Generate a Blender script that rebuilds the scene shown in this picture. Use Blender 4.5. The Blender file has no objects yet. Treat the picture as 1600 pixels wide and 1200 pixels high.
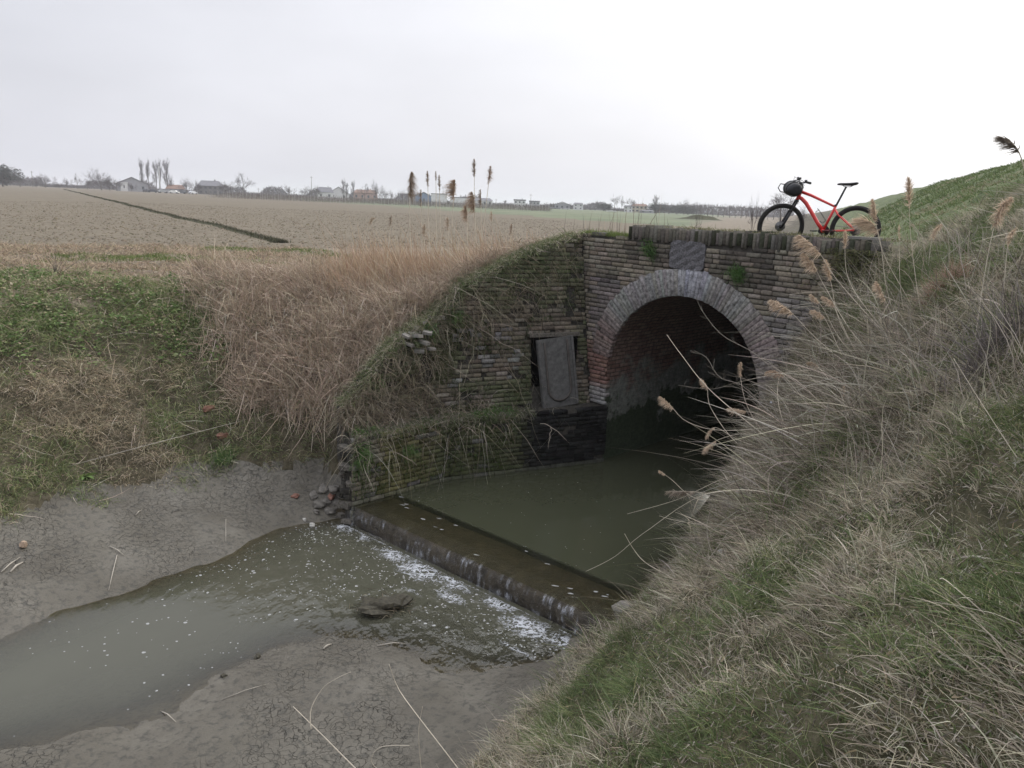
import bpy, bmesh, math, random
import numpy as np
from mathutils import Vector, Matrix
random.seed(7); RNG = np.random.default_rng(7)
S = bpy.context.scene; COL = S.collection
R_ = math.radians

# ------------------------------------------------------------------ camera
F = 1200.0; PITCH = R_(13.2); ROLL = R_(2.43)          # focal length in photo pixels (1600 wide)
fw = np.array([0, math.cos(PITCH), -math.sin(PITCH)]); r0 = np.array([1., 0, 0]); u0 = np.cross(r0, fw)
rt = r0*math.cos(ROLL) + u0*math.sin(ROLL); up = np.cross(rt, fw)
cam_d = bpy.data.cameras.new("camera"); cam = bpy.data.objects.new("camera", cam_d); COL.objects.link(cam)
cam_d.sensor_width = 36; cam_d.lens = F/1600*36; cam_d.clip_start = .05; cam_d.clip_end = 6000
cam.matrix_world = Matrix([[rt[0], up[0], -fw[0], 0], [rt[1], up[1], -fw[1], 0], [rt[2], up[2], -fw[2], 0], [0, 0, 0, 1]])
S.camera = cam

def ray(u, v): return fw + rt*(u-800)/F - up*(v-600)/F
def onz(u, v, z):
    d = ray(u, v); return d*(z/d[2])
def ony(u, v, Y):
    d = ray(u, v); return d*(Y/d[1])
def onpl(u, v, n, c):
    d = ray(u, v); return d*(c/(n[0]*d[0]+n[1]*d[1]))
def px(P):
    P = np.atleast_2d(P); z = P@fw; z = np.where(np.abs(z) < 1e-3, 1e-3, z)
    return 800+F*(P@rt)/z, 600-F*(P@up)/z, z

# ------------------------------------------------------------------ world, sun, exposure
SUN_EL, SUN_AZ = 34, 62        # azimuth from forward (+Y) towards the right (+X)
w = bpy.data.worlds.new("World"); S.world = w; w.use_nodes = True
nt = w.node_tree; nt.nodes.clear()
def N(nt, t, **k):
    n = nt.nodes.new(t)
    for a, b in k.items(): setattr(n, a, b)
    return n
out = N(nt, 'ShaderNodeOutputWorld'); bg = N(nt, 'ShaderNodeBackground'); bg.inputs[1].default_value = .1
sky = N(nt, 'ShaderNodeTexSky', sky_type='NISHITA'); sky.sun_disc = False
sky.sun_elevation = R_(SUN_EL); sky.sun_rotation = R_(SUN_AZ); sky.dust_density = 6; sky.air_density = 1.2
geo = N(nt, 'ShaderNodeTexCoord')
sunv = Vector((math.sin(R_(SUN_AZ))*math.cos(R_(SUN_EL)), math.cos(R_(SUN_AZ))*math.cos(R_(SUN_EL)), math.sin(R_(SUN_EL))))
dot = N(nt, 'ShaderNodeVectorMath', operation='DOT_PRODUCT'); dot.inputs[1].default_value = sunv
nt.links.new(geo.outputs['Generated'], dot.inputs[0])
rmp = N(nt, 'ShaderNodeValToRGB')                     # veil of thin cloud, brighter round the hidden sun
e = rmp.color_ramp.elements
e[0].position = 0.0; e[0].color = (.46, .465, .505, 1); e[1].position = .97; e[1].color = (1, 1, 1, 1)
for p_, c_ in ((.38, (.535, .537, .57, 1)), (.62, (.625, .625, .65, 1)), (.8, (.83, .832, .845, 1))):
    x = e.new(p_); x.color = c_
nt.links.new(dot.outputs['Value'], rmp.inputs[0])
nz = N(nt, 'ShaderNodeTexNoise'); nz.inputs['Scale'].default_value = 2.2; nz.inputs['Detail'].default_value = 5
mp = N(nt, 'ShaderNodeMapping'); mp.inputs['Scale'].default_value = (1, 1, 3.2)
nt.links.new(geo.outputs['Generated'], mp.inputs[0]); nt.links.new(mp.outputs[0], nz.inputs['Vector'])
mr = N(nt, 'ShaderNodeMapRange'); mr.inputs[1].default_value = .3; mr.inputs[2].default_value = .7; mr.inputs[3].default_value = 11.3; mr.inputs[4].default_value = 13.2
nt.links.new(nz.outputs[0], mr.inputs[0])
zs = N(nt, 'ShaderNodeSeparateXYZ'); nt.links.new(geo.outputs['Generated'], zs.inputs[0]); zm = N(nt, 'ShaderNodeMapRange'); zm.interpolation_type = 'SMOOTHSTEP'
for i_, x_ in enumerate((.38, .85, 1., 1.9)): zm.inputs[i_+1].default_value = x_                 # overcast sky: the zenith outshines the horizon
nt.links.new(zs.outputs[2], zm.inputs[0]); zz_ = N(nt, 'ShaderNodeMath', operation='MULTIPLY'); nt.links.new(mr.outputs[0], zz_.inputs[0]); nt.links.new(zm.outputs[0], zz_.inputs[1])
vm = N(nt, 'ShaderNodeVectorMath', operation='SCALE'); nt.links.new(rmp.outputs[0], vm.inputs[0]); nt.links.new(zz_.outputs[0], vm.inputs['Scale'])
mx = N(nt, 'ShaderNodeMix', data_type='RGBA'); mx.inputs[0].default_value = .9
nt.links.new(sky.outputs[0], mx.inputs[6]); nt.links.new(vm.outputs[0], mx.inputs[7])
nt.links.new(mx.outputs[2], bg.inputs[0]); nt.links.new(bg.outputs[0], out.inputs[0])
sl = bpy.data.lights.new("sun", 'SUN'); so = bpy.data.objects.new("sun", sl); COL.objects.link(so)
sl.energy = .8; sl.angle = R_(30); sl.color = (1, .97, .91)
so.rotation_euler = sunv.to_track_quat('Z', 'Y').to_euler(); so.location = (20, 20, 30)
S.view_settings.view_transform = 'Standard'; S.view_settings.look = 'None'; S.view_settings.exposure = .5; S.view_settings.gamma = 1
S.cycles.max_bounces = 6; S.cycles.diffuse_bounces = 3; S.cycles.transparent_max_bounces = 12; S.cycles.volume_bounces = 1

# ------------------------------------------------------------------ materials
def srgb(r, g, b):
    return tuple(((c/255)/12.92 if c/255 <= .04045 else ((c/255+.055)/1.055)**2.4) for c in (r, g, b))
def noise(nt, vec, scale, detail=4, rough=.6):
    n = N(nt, 'ShaderNodeTexNoise'); n.inputs['Scale'].default_value = scale; n.inputs['Detail'].default_value = detail
    n.inputs['Roughness'].default_value = rough; nt.links.new(vec, n.inputs['Vector']); return n.outputs[0]
def ramp(nt, fac, stops):
    r = N(nt, 'ShaderNodeValToRGB'); el = r.color_ramp.elements
    el[0].position, el[0].color = stops[0][0], (*stops[0][1], 1); el[1].position, el[1].color = stops[-1][0], (*stops[-1][1], 1)
    for p, c in stops[1:-1]:
        x = el.new(p); x.color = (*c, 1)
    nt.links.new(fac, r.inputs[0]); return r.outputs[0]
def mixc(nt, fac, a, b, mode='MIX'):
    m = N(nt, 'ShaderNodeMix', data_type='RGBA', blend_type=mode)
    for s, i in ((fac, 0), (a, 6), (b, 7)):
        if hasattr(s, 'links'): nt.links.new(s, m.inputs[i])
        elif i == 0: m.inputs[0].default_value = s
        else: m.inputs[i].default_value = (*s, 1)
    return m.outputs[2]
def mrange(nt, v, a, b, c=0., d=1.):
    m = N(nt, 'ShaderNodeMapRange'); nt.links.new(v, m.inputs[0])
    for i, x in enumerate((a, b, c, d)): m.inputs[i+1].default_value = x
    return m.outputs[0]
def newmat(name):
    m = bpy.data.materials.new(name); m.use_nodes = True; nt = m.node_tree
    b = nt.nodes['Principled BSDF']; b.inputs['Specular IOR Level'].default_value = .25
    tc = N(nt, 'ShaderNodeTexCoord'); return m, nt, b, tc.outputs['Object']
def bump(nt, b, h, dist, strength=1.):
    k = N(nt, 'ShaderNodeBump'); k.inputs['Distance'].default_value = dist; k.inputs['Strength'].default_value = strength
    nt.links.new(h, k.inputs['Height']); nt.links.new(k.outputs[0], b.inputs['Normal'])
def plain(name, c, rough=.6, metal=0, var=.25, sc=8, spec=.25, bd=0):
    m, nt, b, v = newmat(name)
    n = noise(nt, v, sc)
    col = mixc(nt, mrange(nt, n, .3, .7), tuple(x*(1-var) for x in c), tuple(min(1, x*(1+var)) for x in c))
    nt.links.new(col, b.inputs['Base Color']); b.inputs['Roughness'].default_value = rough; b.inputs['Metallic'].default_value = metal
    b.inputs['Specular IOR Level'].default_value = spec
    if bd: bump(nt, b, n, bd)
    return m
def vcol(name, rough=.8, trans=0., fine=0, spec=.15, finesc=40, bd=0):
    """colour stored per blade / brick / leaf in the mesh attribute 'col'"""
    m, nt, b, v = newmat(name)
    a = N(nt, 'ShaderNodeAttribute'); a.attribute_name = 'col'; c = a.outputs['Color']
    if fine:
        n = noise(nt, v, finesc, 6, .7)
        c = mixc(nt, 1., c, ramp(nt, n, [(.3, (1-fine,)*3), (.7, (1+fine,)*3)]), 'MULTIPLY')
        if bd: bump(nt, b, n, bd)
    nt.links.new(c, b.inputs['Base Color']); b.inputs['Roughness'].default_value = rough; b.inputs['Specular IOR Level'].default_value = spec
    if trans:
        t = N(nt, 'ShaderNodeBsdfTranslucent'); nt.links.new(c, t.inputs[0]); mx = N(nt, 'ShaderNodeMixShader'); mx.inputs[0].default_value = trans
        o = [n for n in nt.nodes if n.type == 'OUTPUT_MATERIAL'][0]
        nt.links.new(b.outputs[0], mx.inputs[1]); nt.links.new(t.outputs[0], mx.inputs[2]); nt.links.new(mx.outputs[0], o.inputs[0])
    return m

# ------------------------------------------------------------------ objects
def tag(o, label=None, cat=None, group=None, kind=None):
    if label: o['label'] = label
    if cat: o['category'] = cat
    if group: o['group'] = group
    if kind: o['kind'] = kind
    return o
def mesh_np(name, V, Fq, mat, col=None, parent=None, smooth=False, uv=None):
    """V (n,3); Fq (m,4) quads (or (m,3)); col (n,3)"""
    V = np.asarray(V, np.float32); Fq = np.asarray(Fq, np.int32); k = Fq.shape[1]
    me = bpy.data.meshes.new(name); me.vertices.add(len(V)); me.vertices.foreach_set('co', V.ravel())
    me.loops.add(Fq.size); me.loops.foreach_set('vertex_index', Fq.ravel())
    me.polygons.add(len(Fq)); me.polygons.foreach_set('loop_start', np.arange(0, Fq.size, k, dtype=np.int32))
    if smooth: me.polygons.foreach_set('use_smooth', np.ones(len(Fq), bool))
    me.update(calc_edges=True)
    if col is not None:
        a = me.color_attributes.new('col', 'FLOAT_COLOR', 'POINT')
        c4 = np.ones((len(V), 4), np.float32); c4[:, :3] = col; a.data.foreach_set('color', c4.ravel())
    if uv is not None:
        l = me.uv_layers.new(name='UVMap'); l.data.foreach_set('uv', np.asarray(uv, np.float32)[Fq.ravel()].ravel())
    if mat: me.materials.append(mat)
    o = bpy.data.objects.new(name, me); COL.objects.link(o)
    if parent: o.parent = parent
    return o
def empty(name, loc=(0, 0, 0), rz=0):
    o = bpy.data.objects.new(name, None); COL.objects.link(o); o.location = loc; o.rotation_euler = (0, 0, rz); o.empty_display_size = .2; return o
def copy_tree(o, parent=None):
    c = o.copy(); COL.objects.link(c); c.parent = parent
    for ch in list(o.children): copy_tree(ch, c)
    return c
def bm_obj(name, bm, mat, parent=None, smooth=False, bev=0):
    if bev:
        es = [e for e in bm.edges if e.is_manifold and len(e.link_faces) == 2 and e.calc_face_angle(0) > .6]
        bmesh.ops.bevel(bm, geom=es, offset=bev, segments=2, affect='EDGES', clamp_overlap=True)
    bmesh.ops.recalc_face_normals(bm, faces=bm.faces)
    me = bpy.data.meshes.new(name); bm.to_mesh(me); bm.free()
    if smooth:
        for p in me.polygons: p.use_smooth = True
    me.materials.append(mat); o = bpy.data.objects.new(name, me); COL.objects.link(o)
    if parent: o.parent = parent
    return o
def box(bm, c, s, M=None):
    v = []
    for z in (-1, 1):
        for x, y in ((-1, -1), (1, -1), (1, 1), (-1, 1)):
            p = Vector((c[0]+x*s[0]/2, c[1]+y*s[1]/2, c[2]+z*s[2]/2)); v.append(bm.verts.new(M@p if M else p))
    for f in ((3, 2, 1, 0), (4, 5, 6, 7), (0, 1, 5, 4), (1, 2, 6, 5), (2, 3, 7, 6), (3, 0, 4, 7)): bm.faces.new([v[i] for i in f])
def tube(bm, pts, rad, seg=8, cap=True):
    pts = [Vector(p) for p in pts]; n = len(pts)
    rad = rad if hasattr(rad, '__len__') else [rad]*n
    rings = []; prev = None
    for i, p in enumerate(pts):
        t = (pts[min(i+1, n-1)]-pts[max(i-1, 0)]).normalized()
        a = prev if prev else (Vector((0, 0, 1)) if abs(t.z) < .9 else Vector((1, 0, 0)))
        x = (a-t*a.dot(t)).normalized(); y = t.cross(x); prev = x
        rings.append([bm.verts.new(p+(x*math.cos(2*math.pi*k/seg)+y*math.sin(2*math.pi*k/seg))*rad[i]) for k in range(seg)])
    for a, b in zip(rings, rings[1:]):
        for k in range(seg): bm.faces.new((a[k], a[(k+1) % seg], b[(k+1) % seg], b[k]))
    if cap: bm.faces.new(rings[0][::-1]); bm.faces.new(rings[-1])
def rock_bm(r, seed, flat=.6, sub=3, rough=.25):
    bm = bmesh.new(); bmesh.ops.create_icosphere(bm, subdivisions=sub, radius=1)
    rr = random.Random(seed); ph = [rr.uniform(0, 6) for _ in range(9)]
    for v in bm.verts:
        c = v.co; k = 1+rough*(math.sin(3*c.x+ph[0])*math.cos(2.3*c.y+ph[1])+.5*math.sin(6*c.z+ph[2]+4*c.x)+.25*math.sin(13*c.y+ph[3]+9*c.z))
        c = Vector([math.copysign(abs(q)**.75, q) for q in c])*k
        v.co = Vector((c.x*r[0], c.y*r[1], c.z*r[2]*flat/ .6))
    return bm

# ------------------------------------------------------------------ noise helpers (numpy)
_T = np.random.default_rng(3).random((256, 256))
def vnoise(x, y, s=1., seed=0):
    x = np.asarray(x)/s+seed*17.3+1000; y = np.asarray(y)/s+seed*9.1+1000
    xi = np.floor(x).astype(int); yi = np.floor(y).astype(int); fx = x-xi; fy = y-yi
    fx = fx*fx*(3-2*fx); fy = fy*fy*(3-2*fy)
    g = lambda a, b: _T[a % 256, b % 256]
    return (g(xi, yi)*(1-fx)+g(xi+1, yi)*fx)*(1-fy)+(g(xi, yi+1)*(1-fx)+g(xi+1, yi+1)*fx)*fy
def fbm(x, y, s, seed=0, oct=4):
    t = 0; a = 1; n = 0
    for k in range(oct): t = t+a*vnoise(x, y, s/2**k, seed+k); n += a; a *= .5
    return t/n
def sst(a, b, x):
    t = np.clip((x-a)/(b-a), 0, 1); return t*t*(3-2*t)

# ------------------------------------------------------------------ measured frame of the culvert
ZU, ZL, ZF = -4.6, -4.9, -1.8                         # upper pool, lower pool, field
HW = 15.41                                            # head wall face: x+y = HW
CT, CZ, RAD, RING = -6.97, -2.85, 1.49, .45           # arch centre (t along wall), radius, ring
def hw(t, z, d=0):                                    # head wall coords -> world; d = metres behind the face
    return np.array([(HW+t*2**.5)/2+d/2**.5, (HW-t*2**.5)/2+d/2**.5, z])
WN = np.array([-.43, .9]); WN = WN/np.linalg.norm(WN)
PL = 11.528                                           # plinth face of the wing wall
def wg(s, z, c):                                      # wing coords: s along (towards the head wall), c offset along the normal
    return np.array([WN[1]*s+WN[0]*c, -WN[0]*s+WN[1]*c, z])
TH = R_(20)
def sa(x, y): return x*math.cos(TH)-y*math.sin(TH), x*math.sin(TH)+y*math.cos(TH)

def far(x, y):
    s, a = sa(x, y)
    base = np.interp(a, [-60, 0, 5, 10.5, 15, 26, 45], [-1.7, -1.6, -1.1, -.52, -.52, -1.15, -1.6])
    h = .57*(s-1.2); h = np.where(h < -.2, 0, np.where(h < .2, (h+.2)**2/.8, h))
    lev = base+h; cap = 3.05+.35*(fbm(a, s*0, 14, 5)-.5); lev = np.where(lev > cap-.4, cap-.4+.4*np.tanh((lev-cap+.4)/.4), lev)
    lev = lev-.4*np.maximum(0, s-13)
    lev = np.maximum(lev, -1.8)
    wv = sst(-2.4, .6, s)*1.
    return np.where(s > 1.2, lev, ZF+(base-ZF)*wv)

def rbf(C):
    C = np.array(C, float); P = C[:, :2]; n = len(C)
    D = np.linalg.norm(P[:, None]-P[None], axis=2)
    A = np.zeros((n+3, n+3)); A[:n, :n] = -D+np.eye(n)*-0.02; A[:n, n] = 1; A[:n, n+1:] = P; A[n, :n] = 1; A[n+1:, :n] = P.T
    wt = np.linalg.solve(A, np.concatenate([C[:, 2], [0, 0, 0]]))
    def f(x, y):
        sh = np.shape(x); x = np.ravel(x); y = np.ravel(y); o = np.zeros(len(x))
        for i in range(0, len(x), 20000):
            q = np.stack([x[i:i+20000], y[i:i+20000]], 1)
            o[i:i+20000] = -np.linalg.norm(q[:, None]-P[None], axis=2)@wt[:n]+wt[n]+q@wt[n+1:]
        return o.reshape(sh)
    return f

ring = [(26*math.sin(a), 26*math.cos(a)) for a in np.linspace(-math.pi, math.pi, 29)[:-1]]
ringp = [(x, y, float(far(np.array(x), np.array(y)))) for x, y in ring]
LEV = []
for a_ in (-12, -6, -2, 1, 3, 5, 7, 9, 11, 13, 16, 20):
    for s_ in (1.6, 2.6, 4, 5.5, 7, 9, 12):
        x_ = s_*math.cos(TH)+a_*math.sin(TH); y_ = -s_*math.sin(TH)+a_*math.cos(TH)
        LEV.append((x_, y_, float(far(np.array(x_), np.array(y_)))))
RC = [(.57, 7.86, -5.0), (0, 7.21, -4.86), (-.42, 5.86, -4.76), (-1.94, 7.93, -4.91), (-2.51, 7.63, -4.9), (-2.98, 7.0, -4.9), (-3.83, 6.15, -4.9), (-4.37, 5.8, -4.9),
      (-1.2, 7.4, -4.84), (-2, 6.4, -4.82), (-1.1, 6.3, -4.8), (-3, 5, -4.8), (-5.2, 4.9, -4.88), (-6, 4, -4.85), (-1.2, 4.9, -4.72), (-4, 3.4, -4.6), (-8, 3, -4.9),
      (.12, 4.8, -4.05), (.74, 3.4, -2.85), (1.25, 2.48, -2.1), (1.5, 1.89, -1.75), (0, 2.3, -2.5), (-2, 2.2, -3.3), (-5, 0, -3.4), (-2, -1, -2.2), (0, 0, -1.68), (1, 0, -1.6), (-8, -3, -3),
      (-3.4, 7.6, -5.2), (-4.6, 6.9, -5.2), (-1.8, 8.9, -5.3), (-.6, 8.3, -5.05), (.3, 8.5, -5.3), (-6.5, 5.7, -5.2), (-9, 4.5, -5.2),
      (.87, 8.02, -4.85), (1.37, 7.76, -4.62), (1.56, 7.91, -4.45), (1.6, 8.36, -4.62), (1.85, 9.0, -4.66), (2.1, 9.5, -4.66), (2.35, 9.45, -4.45), (2.74, 9.91, -4.3), (3.15, 10.9, -4.35),
      (3.3, 11.6, -4.6), (3.72, 11.7, -3.3), (3.95, 11.46, -2.7), (4.15, 11.26, -1.95), (4.42, 10.99, -1.1), (4.8, 10.7, -.62),
      (2.9, 11.3, -5.0), (2.5, 10.6, -5.1), (1.6, 9.9, -5.3), (1.2, 9.3, -5.3), (.8, 8.9, -5.3), (0, 11.5, -5.4), (1, 12.5, -5.4), (-1.5, 10.8, -5.4), (2, 13.5, -5.4), (-2.5, 10, -5.4), (3.6, 13, -5.4), (-.5, 13.5, -5.4),
      (5.0, 10.2, -.58), (4.6, 9.1, -.8), (4.2, 8, -.95), (3.6, 6.5, -1.15), (3.1, 5.2, -1.3), (2.4, 3.4, -1.55), (1.6, 2.5, -1.65),
      (3.8, 9.5, -1.8), (3.3, 9.2, -2.8), (2.8, 9.3, -3.6), (3.5, 8.2, -1.9), (2.7, 7.9, -2.9), (2.0, 7.9, -3.85), (2.8, 6.6, -2.1), (2.0, 6.6, -2.9), (1.2, 6.9, -4.0),
      (2.2, 5.1, -2.05), (1.4, 5.2, -2.9), (.8, 5.7, -3.8), (.3, 6.3, -4.5), (1.5, 3.8, -2.2), (5.6, 9.9, -.5), (4.0, 10.5, -2.2), (3.5, 10.7, -3.3)] + LEV + ringp
RC = [c for c in RC if not (c[0]+c[1] > 18 and c in ringp and c[0] < 0)]
LC = [(-2.6, 11.45, -4.8), (-2.87, 11.04, -4.9), (-3.61, 10.27, -4.9), (-3.96, 9.53, -4.9), (-4.74, 8.67, -4.9), (-5.55, 7.59, -4.9), (-7.5, 6, -4.9), (-10, 4.8, -4.9),
      (-2.4, 10.6, -5.2), (-3.2, 9.4, -5.2), (-4.2, 8, -5.25), (-5, 6.8, -5.2), (-7, 5.3, -5.2), (-3, 7, -5.9), (-1, 8, -6.5), (0, 6, -8), (3, 6, -9), (-4, 3, -7),
      (-4.3, 10.4, -4.7), (-5.2, 9.5, -4.7), (-6, 8.6, -4.68), (-7.6, 7.6, -4.5), (-6.55, 9.35, -4.42), (-5.74, 10.9, -4.4), (-4.5, 11.47, -4.42), (-3.81, 11.86, -4.42), (-3.06, 11.95, -4.4), (-9, 7.8, -4.2),
      (-3.3, 11.4, -4.68), (-4.2, 12.1, -3.95), (-5.1, 11.9, -3.9), (-6.4, 11.2, -3.75), (-7.6, 10, -3.8), (-9.5, 9, -3.6),
      (-4.4, 13.1, -3.1), (-5.4, 13.1, -2.9), (-6.4, 12.8, -2.8), (-7.8, 12.0, -2.7), (-9.2, 10.9, -2.9), (-11, 10, -2.8),
      (-4.9, 14.7, -2.05), (-6.2, 14.5, -1.88), (-7.8, 14.2, -1.85), (-9.7, 13.6, -1.85), (-12, 12.8, -1.82), (-15, 12, -1.8), (-4.8, 16.4, -1.82), (-8, 17, -1.8), (-12, 17, -1.8), (-2, 19, -1.8), (-6, 20, -1.8), (2, 21, -1.8), (-10, 22, -1.8),
      (1.1, 14.35, -.62), (.35, 14.05, -.85), (-.2, 13.75, -1.15), (-.84, 13.4, -1.45), (-1.24, 13.2, -1.85), (-1.64, 13.0, -2.15), (-2.1, 12.75, -2.5), (-2.7, 12.35, -3.1), (-3.0, 12.1, -3.7), (-2.75, 11.8, -4.1),
      (1, 15.6, -.95), (0, 15.3, -1.25), (-1.2, 15, -1.6), (-2.4, 14.4, -1.95), (-3.5, 13.4, -2.6), (-3.4, 14.8, -1.95), (1, 17.5, -1.7), (-1, 17.2, -1.8), (3, 18, -1.7),
      (2.0, 13.9, -.52), (3, 12.9, -.52), (4, 11.9, -.52), (4.8, 11.1, -.52), (5.4, 10.5, -.52), (2.5, 14.5, -.55), (3.5, 13.5, -.52), (4.5, 12.5, -.52), (5.5, 11.5, -.5), (3.4, 14.8, -.75), (4.5, 14, -.6),
      (5.0, 10.2, -.58), (5.6, 9.9, -.5), (6, 9, -.5), (6, 6, -4), (4, 8, -7)] + [l for l in LEV if l[0]+l[1] > 14] + ringp
LB = rbf(LC); RR = rbf(RC)

WTOP = [(2.6, -3.2), (2.87, -2.95), (3.43, -2.37), (3.99, -2.02), (4.45, -1.77), (4.9, -1.35), (5.64, -1.02), (6.26, -.75), (7.11, -.5), (9, -.5)]
def in_front(x, y):
    s = WN[1]*x-WN[0]*y; c = WN[0]*x+WN[1]*y
    return (x+y < HW+.25) & ((c < 12.357-(-.5-np.interp(s, [q[0] for q in WTOP], [q[1] for q in WTOP]))*.131+.3-.33*np.maximum(0, 4.35-s)) | (s > 7.7)) & ((s > 2.95) | (x > 2))
def Hraw(x, y):
    r = np.hypot(x, y); L = LB(x, y); Rr = RR(x, y)
    fr = in_front(x, y)
    back = np.where(x+y > HW+.1, L, np.maximum(L, Rr))
    # right of the parapet's end the two sheets flow into one another
    t = (x-y)/2**.5; k = sst(-1.2, 1.2, x+y-HW-.25)
    h = np.where(fr, Rr, back)
    h = np.where(t > -4.1, Rr*(1-k)+L*k, h)
    wf = sst(22, 31, r); fx = far(x, y)
    h = h*(1-wf)+fx*wf
    # gully worn into the left bank
    g = np.exp(-((x+6.05+.25*(14.4-y)*-.55)/.35)**2)*sst(11.6, 12.4, y)*sst(15.6, 14.6, y); h = h-.16*g
    s, a = sa(x, y)
    # ditch across the field
    p0 = np.array([-9.2, 30.2]); p1 = np.array([-177.7, 307.1]); d = (p1-p0)/np.linalg.norm(p1-p0)
    al = (x-p0[0])*d[0]+(y-p0[1])*d[1]; dd = (x-p0[0])*-d[1]+(y-p0[1])*d[0]
    # roughness: clods in the field, hummocks on banks, lumps in mud
    bank = (h > -4.35) & (r < 26)
    lum = (fbm(x, y, 1.1, 1)-.5)*.30+(fbm(x, y, .35, 2, 3)-.5)*.12
    h0_ = h; lum = lum+np.where(-.55*x+.835*y > 8.54, .02, .07)*np.sin(h0_*2*np.pi/.62+4*fbm(x, y, 2.5, 41, 2))*(r < 24)
    hw_d = np.minimum(np.abs(x+y-HW-.2)+np.where(t > -4, 1, 0)*3, 3)
    h = h+np.where(bank, lum*np.clip(hw_d*1.2, .15, 1), 0)
    mud = (h <= -4.3) & (r < 26)
    h = h+np.where(mud, (fbm(x, y, .6, 7, 3)-.5)*.085+(fbm(x, y, .14, 8, 3)-.5)*.03, 0)
    fld = is_field(x, y)
    h = h+np.where(fld, (fbm(x, y, .6, 11, 3)-.5)*.02*sst(90, 40, r)+(fbm(x, y, 9, 12, 2)-.5)*.14, 0)
    h = h+np.where((s > 1.5) & (r > 14), (fbm(x*.5+y, y*.5-x, 2.2, 14, 3)-.5)*.45, 0)
    return h
FE = np.array([(-400, -75), (-60, 2), (-14.86, 22.2), (-8.7, 25.9), (.9, 34.7), (12, 60), (60, 250), (400, 1400)])
def is_field(x, y):
    return (y > np.interp(x, FE[:, 0], FE[:, 1])+.8*(vnoise(x, y, 1.4, 3)-.5)) & (sa(x, y)[0] < -1.5)

def axis(lo, hi, st, glo, ghi, k=1.13):
    a = list(np.arange(lo, hi, st)); d = st; v = lo; L = []
    while v > glo: d *= k; v -= d; L.append(v)
    d = st; v = a[-1]; H_ = []
    while v < ghi: d *= k if v < 90 else 1.3; v += d; H_.append(v)
    return np.array(L[::-1]+a+H_)
GX = axis(-8.2, 6.2, .06, -1500, 1500, 1.05); GY = axis(1.2, 15.6, .06, -30, 2600, 1.05)
GXX, GYY = np.meshgrid(GX, GY); GZ = Hraw(GXX, GYY)
def H(x, y):
    x = np.asarray(x, float); y = np.asarray(y, float)
    i = np.clip(np.searchsorted(GX, x)-1, 0, len(GX)-2); j = np.clip(np.searchsorted(GY, y)-1, 0, len(GY)-2)
    fx = (x-GX[i])/(GX[i+1]-GX[i]); fy = (y-GY[j])/(GY[j+1]-GY[j])
    return (GZ[j, i]*(1-fx)+GZ[j, i+1]*fx)*(1-fy)+(GZ[j+1, i]*(1-fx)+GZ[j+1, i+1]*fx)*fy
def Hn(x, y, e=.12):
    gx = (H(x+e, y)-H(x-e, y))/(2*e); gy = (H(x, y+e)-H(x, y-e))/(2*e)
    n = np.stack([-gx, -gy, np.ones_like(gx)], -1); return n/np.linalg.norm(n, axis=-1, keepdims=True)

# ---- ground materials
def m_mud():
    m, nt, b, v = newmat('mud')
    n1 = noise(nt, v, 1.3, 5); n2 = noise(nt, v, 14, 6, .7)
    c = ramp(nt, n1, [(.3, (.090, .081, .065)), (.55, (.121, .111, .091)), (.75, (.16, .149, .125))])
    c = mixc(nt, mrange(nt, n2, .38, .5), (.068, .064, .054), c)
    vo = N(nt, 'ShaderNodeTexVoronoi', feature='DISTANCE_TO_EDGE'); vo.inputs['Scale'].default_value = 12
    wv = N(nt, 'ShaderNodeVectorMath', operation='ADD'); nn = N(nt, 'ShaderNodeTexNoise'); nn.inputs['Scale'].default_value = 6
    nt.links.new(v, nn.inputs['Vector']); sc = N(nt, 'ShaderNodeVectorMath', operation='SCALE'); sc.inputs['Scale'].default_value = .25
    nt.links.new(nn.outputs['Color'], sc.inputs[0]); nt.links.new(v, wv.inputs[0]); nt.links.new(sc.outputs[0], wv.inputs[1]); nt.links.new(wv.outputs[0], vo.inputs['Vector'])
    pm = mrange(nt, noise(nt, v, .9, 2), .46, .6)     # cracks only in patches
    cr = mrange(nt, vo.outputs[0], 0., .03, 0.35, 1)
    one = N(nt, 'ShaderNodeMath', operation='MAXIMUM'); inv = N(nt, 'ShaderNodeMath', operation='SUBTRACT'); inv.inputs[0].default_value = 1.; nt.links.new(pm, inv.inputs[1])
    nt.links.new(cr, one.inputs[0]); nt.links.new(inv.outputs[0], one.inputs[1])
    c = mixc(nt, one.outputs[0], srgb(52, 49, 45), c)
    nt.links.new(c, b.inputs['Base Color'])
    ad = N(nt, 'ShaderNodeMath', operation='ADD'); nt.links.new(one.outputs[0], ad.inputs[0]); nt.links.new(n2, ad.inputs[1])
    bump(nt, b, ad.outputs[0], .018); nt.links.new(mrange(nt, noise(nt, v, 1.1, 3), .35, .65, .38, .75), b.inputs['Roughness']); b.inputs['Specular IOR Level'].default_value = .35
    return m
def m_soil(name, a, bcol, c3, sc=3., bd=.05):
    m, nt, b, v = newmat(name)
    n1 = noise(nt, v, sc, 6, .7); n2 = noise(nt, v, sc*.17, 3)
    c = ramp(nt, n1, [(.32, a), (.5, bcol), (.68, c3)])
    c = mixc(nt, 1., c, ramp(nt, n2, [(.3, (.8,)*3), (.7, (1.15,)*3)]), 'MULTIPLY')
    nt.links.new(c, b.inputs['Base Color']); bump(nt, b, n1, bd); b.inputs['Roughness'].default_value = .95
    return m
M_mud = m_mud()
M_field = m_soil('ploughed_soil', (.088, .072, .050), (.150, .127, .093), (.19, .165, .122), 5.5, .03)
M_wheat = m_soil('young_wheat', (.09, .11, .065), (.13, .155, .09), (.19, .19, .13), .12, .02)
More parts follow.
